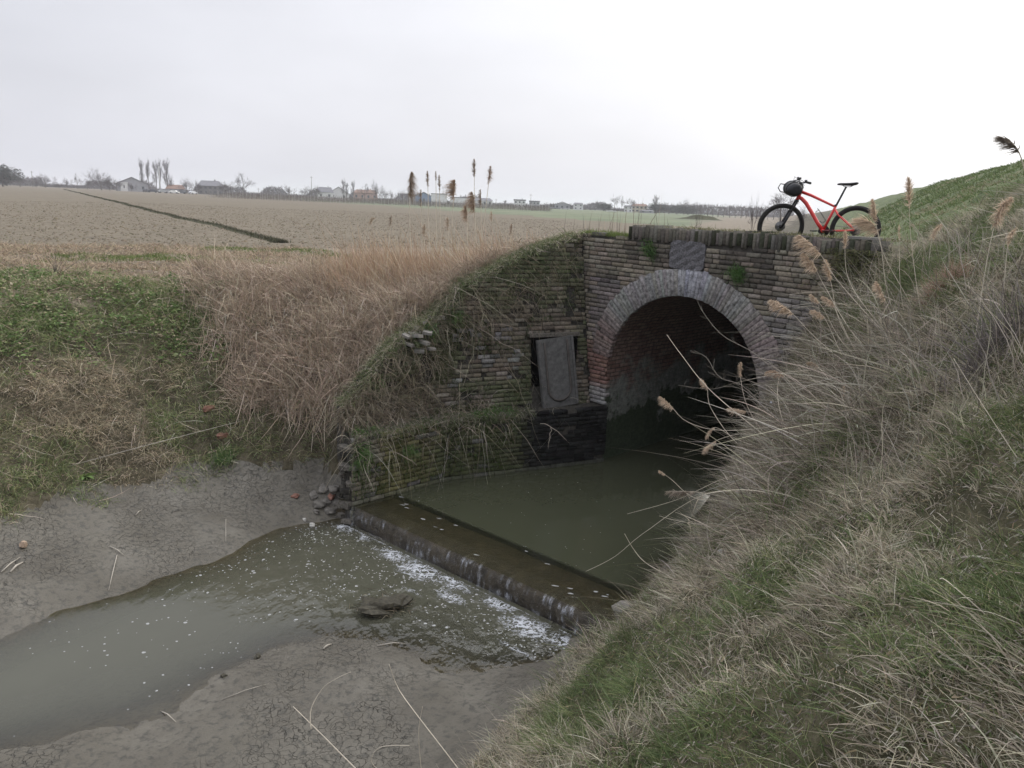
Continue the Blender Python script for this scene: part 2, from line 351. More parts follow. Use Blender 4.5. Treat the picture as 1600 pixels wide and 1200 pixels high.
M_bankR = m_soil('bank_soil', (.035, .035, .018), (.085, .078, .045), (.14, .128, .08), 5)
M_bankL = m_soil('left_bank_soil', (.025, .022, .013), (.075, .065, .042), (.13, .112, .078), 5)
M_verge = m_soil('straw_ground', (.11, .09, .065), (.19, .16, .122), (.26, .222, .17), 6, .03)
M_lev = m_soil('levee_turf', (.055, .075, .03), (.10, .13, .055), (.17, .18, .10), 1.6, .05)
M_ditch = m_soil('ditch_earth', srgb(40, 40, 28), srgb(62, 64, 44), srgb(84, 80, 60), 4)

# ---- ground meshes: one sheet of terrain, split by what covers it
cx = (GX[:-1]+GX[1:])/2; cy = (GY[:-1]+GY[1:])/2; CX, CY = np.meshgrid(cx, cy)
cz = (GZ[:-1, :-1]+GZ[1:, 1:]+GZ[1:, :-1]+GZ[:-1, 1:])/4
IF = in_front(GXX, GYY)
mixF = (IF[:-1, :-1] != IF[1:, 1:]) | (IF[1:, :-1] != IF[:-1, 1:]) | (IF[:-1, :-1] != IF[1:, :-1])
dzc = np.maximum.reduce([GZ[:-1, :-1], GZ[1:, 1:], GZ[1:, :-1], GZ[:-1, 1:]])-np.minimum.reduce([GZ[:-1, :-1], GZ[1:, 1:], GZ[1:, :-1], GZ[:-1, 1:]])
scell = WN[1]*CX-WN[0]*CY; ccell = WN[0]*CX+WN[1]*CY; tcell = (CX-CY)/2**.5
hole = mixF & (dzc > .12) & (tcell < -4.1) & (tcell > -11.5) & (scell > 2.9)
# open the culvert mouth: no ground between the piers behind the head wall face
hole |= (CX+CY > HW+.02) & (CX+CY < HW+.5) & (tcell > CT-RAD-.1) & (tcell < CT+RAD+.1) & (cz < -1.2)
fld = is_field(CX, CY); sC, aC = sa(CX, CY); rC = np.hypot(CX, CY)
g1 = onz(430, 309.5, ZF); g2 = onz(880, 341, ZF)
green = fld & (((g2[0]-g1[0])*(CY-g1[1])-(g2[1]-g1[1])*(CX-g1[0])) > 0)
isl = (sC > 1.3) & (CX+CY > 12.5)
mud = (cz < -4.28+.12*(vnoise(CX, CY, .5, 21)-.5)*2) & (rC < 26)
leftw = (CX+CY > HW) | (-.55*CX+.835*CY > 8.54)
p0 = np.array([-9.2, 30.2]); p1 = np.array([-177.7, 307.1]); dv = (p1-p0)/np.linalg.norm(p1-p0)
ditch = fld & (np.abs((CX-p0[0])*-dv[1]+(CY-p0[1])*dv[0]) < .6) & (((CX-p0[0])*dv[0]+(CY-p0[1])*dv[1]) > -.5)
verge = (~fld) & (cz > -2.1) & (sC < -4.2) & leftw
cls = np.full(CX.shape, 4)
cls[leftw] = 3; cls[verge] = 5; cls[isl] = 6; cls[fld] = 1; cls[green] = 2; cls[mud] = 0; cls[hole] = -1
names = {0: ('mud_flat', M_mud), 1: ('ploughed_field', M_field), 2: ('green_field', M_wheat), 3: ('left_bank_ground', M_bankL), 4: ('right_bank_ground', M_bankR),
         5: ('field_verge', M_verge), 6: ('levee_ground', M_lev)}
nx = len(GX); VV = np.stack([GXX.ravel(), GYY.ravel(), GZ.ravel()], 1)
JJ, II = np.meshgrid(np.arange(len(cy)), np.arange(len(cx)), indexing='ij')
for k, (nm, mt) in names.items():
    sel = cls == k; j = JJ[sel]; i = II[sel]
    q = np.stack([j*nx+i, j*nx+i+1, (j+1)*nx+i+1, (j+1)*nx+i], 1)
    us, inv = np.unique(q, return_inverse=True)
    o = mesh_np(nm, VV[us], inv.reshape(q.shape), mt, smooth=True); tag(o, kind='structure')
HOLES = hole
def ground_ok(x, y):
    i = np.clip(np.searchsorted(GX, x)-1, 0, len(GX)-2); j = np.clip(np.searchsorted(GY, y)-1, 0, len(GY)-2)
    return cls[j, i]


# ================================================================== brickwork
def brick_mesh(mapf, s0, s1, z0, z1, ok, colf, rng, rh=.077, blen=(.19, .27), joint=.011, tilt=0., miss=.012, wear=.010, depth=.09, curv=None):
    Vs = []; Fs = []; Cs = []; nb = 0
    zz = z0; row = 0
    while zz < z1:
        s = s0-rng.random()*.2
        while s < s1:
            L = blen[0]+(blen[1]-blen[0])*rng.random() if rng.random() < .75 else .12
            a, b = s+joint/2, s+L-joint/2; m = (a+b)/2; zc = zz+rh/2+tilt*m
            if ok(m, zc) or ok(a+.01, zc) or ok(b-.01, zc):        # cut bricks to the edge of the face
                for _ in range(12):
                    if not ok(a+.01, zc) and b-a > .045: a += .018
                    if not ok(b-.01, zc) and b-a > .045: b -= .018
                m = (a+b)/2
            if ok(a+.01, zc) and ok(b-.01, zc) and ok(m, zc) and rng.random() > miss:
                pr = -.012-wear*rng.random()+(0.012 if rng.random() < .1 else 0); j = lambda q=.004: (rng.random()-.5)*2*q
                zb, zt = zz+joint/2+tilt*m+j(.003), zz+rh-joint/2+tilt*m+j(.003); ca = .007+rng.random()*.006
                ring = [(a, zb), (b, zb), (b, zt), (a, zt)]
                base = len(Vs)
                for (x, z) in ring: Vs.append(mapf(x, z, depth))
                for (x, z) in ring: Vs.append(mapf(x+j(), z+j(.003), pr+.010))
                for (x, z), (dx, dz) in zip(ring, ((1, 1), (-1, 1), (-1, -1), (1, -1))): Vs.append(mapf(x+dx*ca+j(), z+dz*ca+j(.003), pr+j(.003)))
                for k in range(4):
                    k2 = (k+1) % 4
                    Fs.append((base+k, base+k2, base+4+k2, base+4+k)); Fs.append((base+4+k, base+4+k2, base+8+k2, base+8+k))
                Fs.append((base+8, base+9, base+10, base+11))
                c = colf(m, zc, rng); Cs += [c]*12; nb += 1
            s += L
        zz += rh; row += 1
    return Vs, Fs, Cs
M_brick = vcol('old_brick', .9, fine=.42, finesc=26, bd=.012)
M_mortar = plain('dark_mortar', (.045, .042, .036), .95, var=.5, sc=20, bd=.02)
M_stone = plain('grey_stone', (.125, .115, .10), .9, var=.5, sc=30, bd=.01)
def lerp(a, b, t): return tuple(x*(1-t)+y*t for x, y in zip(a, b))
def jit(c, r, a=.18):
    k = 1+(r.random()-.5)*2*a; return tuple(max(0, x*k*(1+(r.random()-.5)*.08)) for x in c)
rngb = np.random.default_rng(11)
def cu(z): return 12.357-(-.5-z)*.131            # battered wing face
def crv(s): return .33*max(0, 4.35-s)
def s_corner(c): return (HW-(WN[1]+WN[0])*0-0.4711*c)/1.3331
WTOP = [(2.6, -3.2), (2.87, -2.95), (3.43, -2.37), (3.99, -2.02), (4.45, -1.77), (4.9, -1.35), (5.64, -1.02), (6.26, -.75), (7.11, -.5), (9, -.5)]
def wtop(s): return float(np.interp(s, [a for a, b in WTOP], [b for a, b in WTOP]))
def tcor(z):
    c = cu(z) if z > -3.57 else PL
    s = s_corner(c); P = wg(s, z, c); return (P[0]-P[1])/2**.5

# ---- head wall (thing) with its parts
headwall = empty('brick_culvert', hw(CT, ZU, 0)); tag(headwall, 'old weathered brick culvert headwall with round arch over the dark green pool', 'culvert')
def P_(o): o.matrix_parent_inverse = Matrix.Translation(-Vector(o.parent.location)); return o
def head_ok(t, z):
    if t < tcor(z)+.015 or t > -4.03: return False
    top = -.50 if t > -8.2 else -.475-.03*math.sin(t*7)
    if z > top-.03: return False
    r = math.hypot(t-CT, z-CZ)
    if z > CZ+.45 and r < RAD+RING-.05: return False
    if z <= CZ+.45 and abs(t-CT) < RAD+.012*math.sin(z*40): return False
    if z <= CZ+.45 and z > CZ-.1 and r < RAD+.02: return False
    if -7.34 < t < -6.66 and z > -.92: return False
    return True
def head_col(t, z, r):
    base = jit((.205, .18, .145), r, .2)
    if r.random() < .25: base = jit((.25, .225, .185), r, .15)
    if r.random() < .13: base = jit((.13, .115, .095), r, .2)
    n = fbm(np.array(t), np.array(z), .6, 31)
    base = lerp(base, (.05, .046, .042), float(sst(.5, .66, n))*.7)
    if t < -8.2 and z < -2.2: base = lerp(base, jit((.20, .11, .092), r, .3), .75*float(sst(-2.2, -2.6, z)))     # exposed red brick on the left pier
    if t < -8.2 and z < -3.1: base = lerp(base, jit((.30, .31, .31), r, .25), .8*float(sst(-3.1, -3.3, z)))
    if z < -3.62: base = lerp(base, jit((.035, .042, .022), r, .4), .9)
    if -8.9 < t < -8.2 and -2.4 < z < -1.2: base = lerp(base, jit((.16, .14, .15), r, .5), .6)
    if t > -5.5 and z < -1.2: base = lerp(base, jit((.17, .165, .17), r, .5), .6)
    if t > -4.6: base = lerp(base, (.09, .10, .05), .5)
    return base
V_, F_, C_ = brick_mesh(lambda s, z, d: hw(s, z, d), -9.5, -4.0, -4.95, -.5, head_ok, head_col, rngb, tilt=-.012)
# core of the wall with the arch opening, built in columns
RC_ = RAD+.05
def arch_bottom(t):
    d = abs(t-CT)
    return CZ+math.sqrt(RC_**2-d*d) if d < RC_ else -5.6
Vc = []; Fc = []
ts = sorted(set(list(np.linspace(-9.33, -4.0, 60))+[CT-RC_, CT+RC_, CT-RC_+.0005, CT+RC_-.0005]+list(CT+RC_*np.sin(np.linspace(-1.57, 1.57, 30)))))
for a, b in zip(ts, ts[1:]):
    m = (a+b)/2; ins = abs(m-CT) < RC_
    ba, bb = (arch_bottom(a) if ins else -5.6), (arch_bottom(b) if ins else -5.6)
    if ins and abs(abs(a-CT)-RC_) < 1e-6: ba = CZ
    if ins and abs(abs(b-CT)-RC_) < 1e-6: bb = CZ
    if ins and b-a < .001: continue
    top = -.50 if m < -8.2 else -.40
    k = len(Vc)
    for d in (.012, .45):
        Vc += [hw(a, ba, d), hw(b, bb, d), hw(b, top, d), hw(a, top, d)]
    Fc += [(k, k+1, k+2, k+3), (k+5, k+4, k+7, k+6), (k+3, k+2, k+6, k+7), (k+1, k, k+4, k+5)]
    if a == ts[0]: Fc.append((k, k+3, k+7, k+4))
    if b == ts[-1]: Fc.append((k+1, k+5, k+6, k+2))
k = len(V_); V_ = list(V_)+Vc; F_ = list(F_)+[tuple(i+k for i in f) for f in Fc]; C_ = list(C_)+[(.05, .046, .04)]*len(Vc)
P_(mesh_np('brickwork', V_, F_, M_brick, C_, headwall))
# arch ring: narrow voussoirs under grey lichen
rv = np.random.default_rng(4); V_ = []; F_ = []; C_ = []
M_ring = vcol('lichened_voussoirs', .9, fine=.75, finesc=16, bd=.02)
a = math.radians(8); end = math.radians(172)
while a < end:
    da = rv.uniform(.034, .05); a2 = min(a+da-.0022, end)
    ro = RAD+RING+rv.uniform(-.025, .02); ri = RAD-rv.uniform(0, .010); pr = -.027-rv.uniform(0, .004); k = len(V_)
    if math.degrees(a) < 22 or math.degrees(a) > 158: ro -= .1*rv.random()
    for d, e in ((.07, 0), (pr+.005, 0), (pr, .004)):
        for r_, an, se, sr in ((ri, a, 1, 1), (ri, a2, -1, 1), (ro, a2, -1, -1), (ro, a, 1, -1)):
            V_.append(hw(CT-math.cos(an+se*e/1.7)*(r_+sr*e), CZ+math.sin(an+se*e/1.7)*(r_+sr*e), d))
    for q in range(4):
        q2 = (q+1) % 4; F_ += [(k+q, k+q2, k+4+q2, k+4+q), (k+4+q, k+4+q2, k+8+q2, k+8+q)]
    F_.append((k+8, k+9, k+10, k+11))
    deg = math.degrees(a); pale = float(fbm(np.array(deg), np.array(1.), 22, 3, 3))
    c = jit(lerp((.14, .135, .128), (.36, .352, .345), pale), rv, .07)
    c = lerp(c, jit((.15, .11, .10), rv, .25), .85*float(max(sst(42, 20, deg), .75*sst(118, 140, deg))))
    if 84 < deg < 104: c = jit((.27, .27, .30), rv, .08)
    C_ += [c]*12; a += da
P_(mesh_np('arch_ring', V_, F_, M_ring, C_, headwall))
# mortar behind the voussoirs
# coping of upright bricks
V_ = []; F_ = []; C_ = []; t = -8.2
while t < -4.05:
    L = rv.uniform(.05, .085); tp = -.275+rv.uniform(-.03, .014)+.015*math.sin(t*3); bt = -.505+rv.uniform(-.035, .03)
    if t > -4.35: tp += .0
    k = len(V_); pr = -.014-rv.uniform(0, .016); g = .003; ch = .008; bk = .42+rv.uniform(-.02, .02)
    P8 = [(t+g, bt, bk), (t+L-g, bt, bk), (t+L-g, tp, bk), (t+g, tp, bk), (t+g, bt, pr+.01), (t+L-g, bt, pr+.01), (t+L-g, tp-.004, pr+.01), (t+g, tp-.004, pr+.01),
          (t+g+ch, bt+ch, pr), (t+L-g-ch, bt+ch, pr), (t+L-g-ch, tp-ch*1.6, pr), (t+g+ch, tp-ch*1.6, pr)]
    V_ += [hw(*p) for p in P8]
    for q in range(4):
        q2 = (q+1) % 4; F_ += [(k+q, k+q2, k+4+q2, k+4+q), (k+4+q, k+4+q2, k+8+q2, k+8+q)]
    F_.append((k+8, k+9, k+10, k+11))
    c = jit((.125, .115, .098), rv, .3)
    if rv.random() < .3: c = jit((.045, .048, .032), rv, .3)
    if rv.random() < .08: c = jit((.13, .12, .11), rv, .2)
    C_ += [c]*12; t += L
P_(mesh_np('coping', V_, F_, M_brick, C_, headwall))
# stone tablet over the crown
bm = bmesh.new(); box(bm, (0, 0, 0), (.66, .10, .46))
bmesh.ops.subdivide_edges(bm, edges=bm.edges, cuts=5, use_grid_fill=True)
for v in bm.verts:
    r_ = max(abs(v.co.x)/.33, abs(v.co.z)/.23)
    if abs(v.co.x) > .3 and abs(v.co.z) > .2: v.co.x *= .9; v.co.z *= .93
    v.co.y += .012*math.sin(v.co.x*23+v.co.z*31); v.co.x += .006*math.sin(v.co.z*40)
tb = bm_obj('stone_tablet', bm, plain('lichened_tablet', (.125, .122, .13), .9, var=.55, sc=38, bd=.012), headwall)
c_ = hw(-6.99, -.70, .022); tb.location = Vector(c_)-headwall.location; tb.rotation_euler = (0, R_(1.5), R_(-45))
# barrel vault running under the levee
def m_barrel():
    m, nt, b, v = newmat('vault_brick'); uvn = N(nt, 'ShaderNodeTexCoord').outputs['UV']
    br = N(nt, 'ShaderNodeTexBrick'); br.inputs['Scale'].default_value = 1; br.inputs['Brick Width'].default_value = .25; br.inputs['Row Height'].default_value = .075; br.inputs['Mortar Size'].default_value = .008
    for i, c in ((1, (.16, .095, .078)), (2, (.22, .15, .125)), (3, (.07, .06, .052))): br.inputs[i].default_value = (*c, 1)
    dis = N(nt, 'ShaderNodeVectorMath', operation='ADD'); nn = N(nt, 'ShaderNodeTexNoise'); nn.inputs['Scale'].default_value = 5
    sc = N(nt, 'ShaderNodeVectorMath', operation='SCALE'); sc.inputs['Scale'].default_value = .03
    nt.links.new(uvn, nn.inputs['Vector']); nt.links.new(nn.outputs['Color'], sc.inputs[0]); nt.links.new(uvn, dis.inputs[0]); nt.links.new(sc.outputs[0], dis.inputs[1])
    nt.links.new(dis.outputs[0], br.inputs['Vector'])
    se = N(nt, 'ShaderNodeSeparateXYZ'); nt.links.new(v, se.inputs[0])
    n1 = noise(nt, v, 1.6, 6); n2 = noise(nt, v, 12, 5)
    zz = N(nt, 'ShaderNodeMath', operation='ADD'); nt.links.new(se.outputs[2], zz.inputs[0]); nt.links.new(mrange(nt, n1, .3, .7, -.5, .5), zz.inputs[1])
    c = mixc(nt, mrange(nt, zz.outputs[0], -2.9, -3.3, 0, .85), br.outputs[0], (.20, .22, .20))      # lime wash left on the lower wall
    c = mixc(nt, mrange(nt, zz.outputs[0], -3.6, -3.75, 0, .95), c, (.035, .05, .026))             # slime below the flood mark
    c = mixc(nt, 1., c, ramp(nt, n2, [(.3, (.6,)*3), (.7, (1.35,)*3)]), 'MULTIPLY')
    nt.links.new(c, b.inputs['Base Color']); b.inputs['Roughness'].default_value = .85
    ad = N(nt, 'ShaderNodeMath', operation='SUBTRACT'); nt.links.new(n2, ad.inputs[0]); nt.links.new(br.outputs['Fac'], ad.inputs[1]); bump(nt, b, ad.outputs[0], .02)
    return m
prof = [(CT-RAD, z) for z in np.linspace(-5.7, CZ, 26)]+[(CT-RAD*math.cos(q), CZ+RAD*math.sin(q)) for q in np.linspace(0, math.pi, 42)[1:-1]]+[(CT+RAD, z) for z in np.linspace(CZ, -5.7, 26)]
al = [0]
for p, q in zip(prof, prof[1:]): al.append(al[-1]+math.hypot(q[0]-p[0], q[1]-p[1]))
ds = list(np.linspace(.0, 1.2, 22))+list(np.linspace(1.4, 16, 30)); V_ = []; U_ = []; F_ = []
for i, d in enumerate(ds):
    for j, (t, z) in enumerate(prof):
        k = .012*(float(vnoise(np.array(d), np.array(al[j]), .12, 2))-.5)*2+.03*(float(vnoise(np.array(d), np.array(al[j]), .6, 5))-.5)
        if i == 0: k = 0.004
        r = math.hypot(t-CT, max(z-CZ, 0)) or 1; V_.append(hw(t+(t-CT)/RAD*k, z+max(z-CZ, 0)/RAD*k, d)); U_.append((d, al[j]))
n_ = len(prof)
for i in range(len(ds)-1):
    for j in range(n_-1): F_.append((i*n_+j, (i+1)*n_+j, (i+1)*n_+j+1, i*n_+j+1))
k = len(V_); V_ += [hw(CT-RAD, -5.7, 16), hw(CT+RAD, -5.7, 16), hw(CT+RAD, -1.3, 16), hw(CT-RAD, -1.3, 16)]; U_ += [(0, 0), (3, 0), (3, 4), (0, 4)]; F_.append((k, k+1, k+2, k+3))
P_(mesh_np('barrel_vault', V_, F_, m_barrel(), None, headwall, True, U_))

# ---- wing wall (thing)
wing = empty('wing_wall', wg(5, ZU, PL)); tag(wing, 'crumbling mossy brick wing wall sloping down from the culvert to the weir', 'wall')
def wing_ok(s, z):
    if z < -3.58 or s < 2.62 or z > wtop(s)-.03 or s > s_corner(cu(z))-.012: return False
    if 6.12 < s < 7.02 and -3.6 < z < -2.3: return False
    return float(vnoise(np.array(s), np.array(z), .35, 44)) < .86-.25*float(sst(4.2, 3.2, s))
def wing_col(s, z, r):
    b = jit((.145, .125, .10), r, .35)
    if r.random() < .15: b = jit((.19, .17, .145), r, .2)
    n = float(fbm(np.array(s), np.array(z), .7, 8)); b = lerp(b, jit((.075, .095, .045), r, .3), float(sst(.42, .6, n))*.75)
    if 4.6 < s < 6.1 and -3.1 < z < -2.1 and r.random() < .3: b = jit((.2, .2, .195), r, .3)
    if z > -2.2 and s < 4.4: b = jit((.33, .31, .29), r, .25)
    return b
V_, F_, C_ = brick_mesh(lambda s, z, d: wg(s, z, cu(z)-crv(s)+d), 2.6, 7.5, -3.58, -.45, wing_ok, wing_col, rngb, tilt=.0, miss=.05, wear=.03)
P_(mesh_np('upper_brickwork', V_, F_, M_brick, C_, wing))
def pl_ok(s, z): return s < 7.47 and -4.97 < z < -3.55 and s > 2.6
def pl_col(s, z, r):
    b = jit((.075, .082, .045), r, .3)
    if s < 4.2: b = lerp(b, jit((.12, .115, .055), r, .3), float(sst(4.6, 3.4, s)))
    if s < 3.1: b = lerp(b, jit((.17, .155, .13), r, .3), .8)
    if s > 5.6: b = lerp(b, jit((.018, .018, .018), r, .5), float(sst(5.5, 6.0, s)))
    if z < -4.5: b = lerp(b, (.12, .125, .10), .45)
    if s < 5.4 and r.random() < .05: b = jit((.12, .12, .11), r)
    return b
V_, F_, C_ = brick_mesh(lambda s, z, d: wg(s, z, PL-crv(s)+d), 2.6, 7.5, -5.0, -3.5, pl_ok, pl_col, rngb, miss=.03, wear=.016)
P_(mesh_np('plinth_brickwork', V_, F_, M_brick, C_, wing))
V_ = []; F_ = []; ss = list(np.linspace(2.6, 7.45, 44))
for s in ss:
    t_ = wtop(s); s2 = s
    pr = [(-5.7, PL+.012), (-3.56, PL+.012), (-3.56, cu(-3.56)+.012), (min(t_-.02, -2.9), cu(-2.9)+.012), (t_-.03, cu(t_)+.012), (t_-.03, cu(t_)+.5), (-5.7, cu(t_)+.5)]
    for z, c in pr: V_.append(wg(s2, z, c-crv(s)))
for i in range(len(ss)-1):
    for j in range(6): F_.append((i*7+j, i*7+j+1, (i+1)*7+j+1, (i+1)*7+j))
F_ += [(0, 6, 1, 1), (1, 6, 5, 2), (2, 5, 4, 3)]; F_[-3] = (0, 6, 5, 1); F_[-2] = (1, 5, 4, 2); F_[-1] = (2, 4, 3, 3)
F_ = [f for f in F_ if len(set(f)) == 4]
P_(mesh_np('wall_core', V_, F_, M_mortar, None, wing))
# stones and bricks of the broken end of the plinth
for i in range(26):
    z = -4.9+rngb.random()*1.3; s = 2.52+rngb.random()*.12; bm = bmesh.new(); L = rngb.uniform(.12, .24)
    box(bm, (0, 0, 0), (L, .11, .06)); o = bm_obj('loose_brick', bm, M_stone if i % 3 else M_mortar, wing, bev=.008)
    o.location = Vector(wg(s, z, PL-.55+rngb.uniform(-.02, .5)))-wing.location; o.rotation_euler = (rngb.uniform(-.2, .2), rngb.uniform(-.2, .2), rngb.uniform(-.5, .9))
# black slab behind the panel; its colour paints the shade of the opening
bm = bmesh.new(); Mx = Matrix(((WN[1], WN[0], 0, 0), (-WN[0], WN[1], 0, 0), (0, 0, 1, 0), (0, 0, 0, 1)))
box(bm, (0, 0, 0), (.92, .03, 1.28)); o = bm_obj('opening', bm, plain('recess_shade_black', (.004, .004, .004), 1, spec=0), wing); o.matrix_local = Matrix.Translation(Vector(wg(6.57, -2.95, 12.03))-wing.location)@Mx
bm = bmesh.new(); box(bm, (0, 0, 0), (1.02, .12, .06)); o = bm_obj('lintel', bm, M_stone, wing, bev=.01); o.matrix_local = Matrix.Translation(Vector(wg(6.57, -2.27, 12.09))-wing.location)@Mx
# ---- sluice panel
panel = empty('sluice_panel', wg(6.62, -3.55, 11.86)); tag(panel, 'dark grey slab panel with raised U shaped rim leaning askew over the wall opening', 'panel')
M_pan = plain('weathered_panel', (.105, .104, .102), .75, var=.35, sc=14, bd=.004)
bm = bmesh.new(); box(bm, (0, 0, .64), (.74, .045, 1.26)); pb = bm_obj('slab', bm, M_pan, panel, bev=.006)
bm = bmesh.new(); W_ = .23
U = [(-W_, -.03, 1.22)]+[(-W_, -.03, z) for z in np.linspace(1.0, .36, 5)]+[(-W_*math.cos(q), -.03, .36-W_*math.sin(q)) for q in np.linspace(0, math.pi, 16)[1:-1]]+[(W_, -.03, z) for z in np.linspace(.36, 1.0, 5)]+[(W_, -.03, 1.22)]
tube(bm, [(a, b-.008, c) for a, b, c in U], .022, 4); rm = bm_obj('raised_rim', bm, plain('panel_rim', (.085, .076, .07), .8, var=.3), panel, True)
for sx in (-1, 1):
    bm = bmesh.new(); box(bm, (sx*.335, -.028, .64), (.045, .03, 1.24)); bm_obj('side_rail', bm, M_pan, panel, bev=.005)
panel.matrix_world = Matrix.Translation(wg(6.66, -3.57, 11.84))@Mx@Matrix.Rotation(R_(-5.5), 4, 'Y')@Matrix.Rotation(R_(-7), 4, 'X')

# ================================================================== weir and water
A_ = np.array([-2.42, 11.06]); B_ = np.array([1.5, 7.67]); dW = (B_-A_)/np.linalg.norm(B_-A_); nW = np.array([-dW[1], dW[0]])
def pq(p, q, z): return np.array([A_[0]+dW[0]*p+nW[0]*q, A_[1]+dW[1]*p+nW[1]*q, z])
Lw = float(np.linalg.norm(B_-A_))
weir = empty('weir', pq(Lw/2, 0, ZL)); tag(weir, 'low concrete weir sill crossing the stream with brown water sliding over it', 'weir')
V_ = []; F_ = []; ps = np.linspace(-.35, Lw+.45, 130)
for p in ps:
    j = lambda sc_, a_, sd: a_*(float(vnoise(np.array(p), np.array(sd*1.), sc_, sd))-.5)*2
    for q, z in ((.06+j(.1, .02, 5), -5.5), (.05+j(.12, .04, 1), -5.05), (.02+j(.15, .05, 2), -4.85), (.03+j(.1, .04, 3), -4.72), (.06, -4.655+j(.1, .01, 4)), (.3, -4.645), (.74+j(.5, .03, 6), -4.65), (.79, -4.75), (.79, -5.5)):
        V_.append(pq(p, q, z))
for i in range(len(ps)-1):
    for j in range(8): F_.append((i*9+j, i*9+j+1, (i+1)*9+j+1, (i+1)*9+j))
m, nt, b, v = newmat('algae_sill'); n1 = noise(nt, v, 5, 6, .7)
nt.links.new(ramp(nt, n1, [(.3, (.028, .022, .013)), (.55, (.055, .044, .027)), (.72, (.085, .07, .047))]), b.inputs['Base Color']); bump(nt, b, noise(nt, v, 14, 5), .03); b.inputs['Roughness'].default_value = .5
P_(mesh_np('sill', V_, F_, m, None, weir, True))
def m_water(name, mc, k, bsc, bd, ior=1.38):
    m, nt, b, v = newmat(name); nt.nodes.remove(b); o = [n for n in nt.nodes if n.type == 'OUTPUT_MATERIAL'][0]
    at = N(nt, 'ShaderNodeAttribute'); at.attribute_name = 'col'; se = N(nt, 'ShaderNodeSeparateColor'); nt.links.new(at.outputs[0], se.inputs[0])
    df = N(nt, 'ShaderNodeBsdfDiffuse'); n1 = noise(nt, v, .7, 4); nt.links.new(mixc(nt, n1, tuple(x*.85 for x in mc), tuple(x*1.15 for x in mc)), df.inputs[0])
    tr = N(nt, 'ShaderNodeBsdfTransparent'); tr.inputs[0].default_value = (.92, .88, .75, 1); m1 = N(nt, 'ShaderNodeMixShader')
    nt.links.new(se.outputs[0], m1.inputs[0]); nt.links.new(tr.outputs[0], m1.inputs[1]); nt.links.new(df.outputs[0], m1.inputs[2])
    gl = N(nt, 'ShaderNodeBsdfGlossy'); gl.inputs['Roughness'].default_value = .03; fr = N(nt, 'ShaderNodeFresnel'); fr.inputs[0].default_value = ior
    bm_ = N(nt, 'ShaderNodeBump'); mpn = N(nt, 'ShaderNodeMapping'); mpn.inputs['Rotation'].default_value = (0, 0, math.atan2(dW[1], dW[0])); mpn.inputs['Scale'].default_value = (1, .55, 1)
    nt.links.new(v, mpn.inputs[0]); nb_ = noise(nt, mpn.outputs[0], bsc, 3, .5); mu = N(nt, 'ShaderNodeMath', operation='MULTIPLY'); nt.links.new(nb_, mu.inputs[0]); nt.links.new(se.outputs[1], mu.inputs[1])
    nt.links.new(mu.outputs[0], bm_.inputs['Height']); bm_.inputs['Distance'].default_value = bd
    for x in (gl, fr): nt.links.new(bm_.outputs[0], x.inputs['Normal'])
    m2 = N(nt, 'ShaderNodeMixShader'); nt.links.new(fr.outputs[0], m2.inputs[0]); nt.links.new(m1.outputs[0], m2.inputs[1]); nt.links.new(gl.outputs[0], m2.inputs[2]); nt.links.new(m2.outputs[0], o.inputs[0])
    return m
def water(name, p0_, p1_, q0_, q1_, z, mat, kdep, turb, st=.07, upper=False):
    ps = np.arange(p0_, p1_+st, st); qs = np.arange(q0_, min(q1_, 8)+st*.5, st); qs = np.concatenate([qs, np.arange(8.5, q1_, .6)]) if q1_ > 8 else qs
    PP, QQ = np.meshgrid(ps, qs); X = A_[0]+dW[0]*PP+nW[0]*QQ; Y = A_[1]+dW[1]*PP+nW[1]*QQ; dep = z-H(X, Y)
    if upper: dep = np.where(X+Y > HW+.1, .8, dep); dep = np.where(QQ < .79, .045, dep)
    else: pass
    c = np.zeros((X.size, 3)); c[:, 0] = (1-np.exp(-np.maximum(dep, 0)*kdep)).ravel(); c[:, 1] = turb(PP, QQ, X, Y).ravel()
    Z = np.full(X.shape, z)
    n = len(ps); JJ, II = np.meshgrid(np.arange(len(qs)-1), np.arange(n-1), indexing='ij'); Fq = np.stack([JJ*n+II, JJ*n+II+1, (JJ+1)*n+II+1, (JJ+1)*n+II], -1).reshape(-1, 4)
    o = mesh_np(name, np.stack([X.ravel(), Y.ravel(), Z.ravel()], 1), Fq, mat, c, smooth=True); tag(o, kind='structure'); return o
water('upper_pool_water', -.3, 5.9, 0., 20, ZU, m_water('pool_water', (.050, .054, .034), 7, 5, .02, 1.45), 6, lambda p, q, x, y: .12+1.3*sst(.95, .2, q), upper=True)
water('stream_water', -9.5, 6.5, -12, -.02, ZL, m_water('stream_water', (.076, .076, .056), 7, 7, .035, 1.52), 9, lambda p, q, x, y: .05+1.0*sst(-3.6, -.3, q)*sst(-1.5, 1.5, p+q*.1)+.25*sst(-3, 0, q))
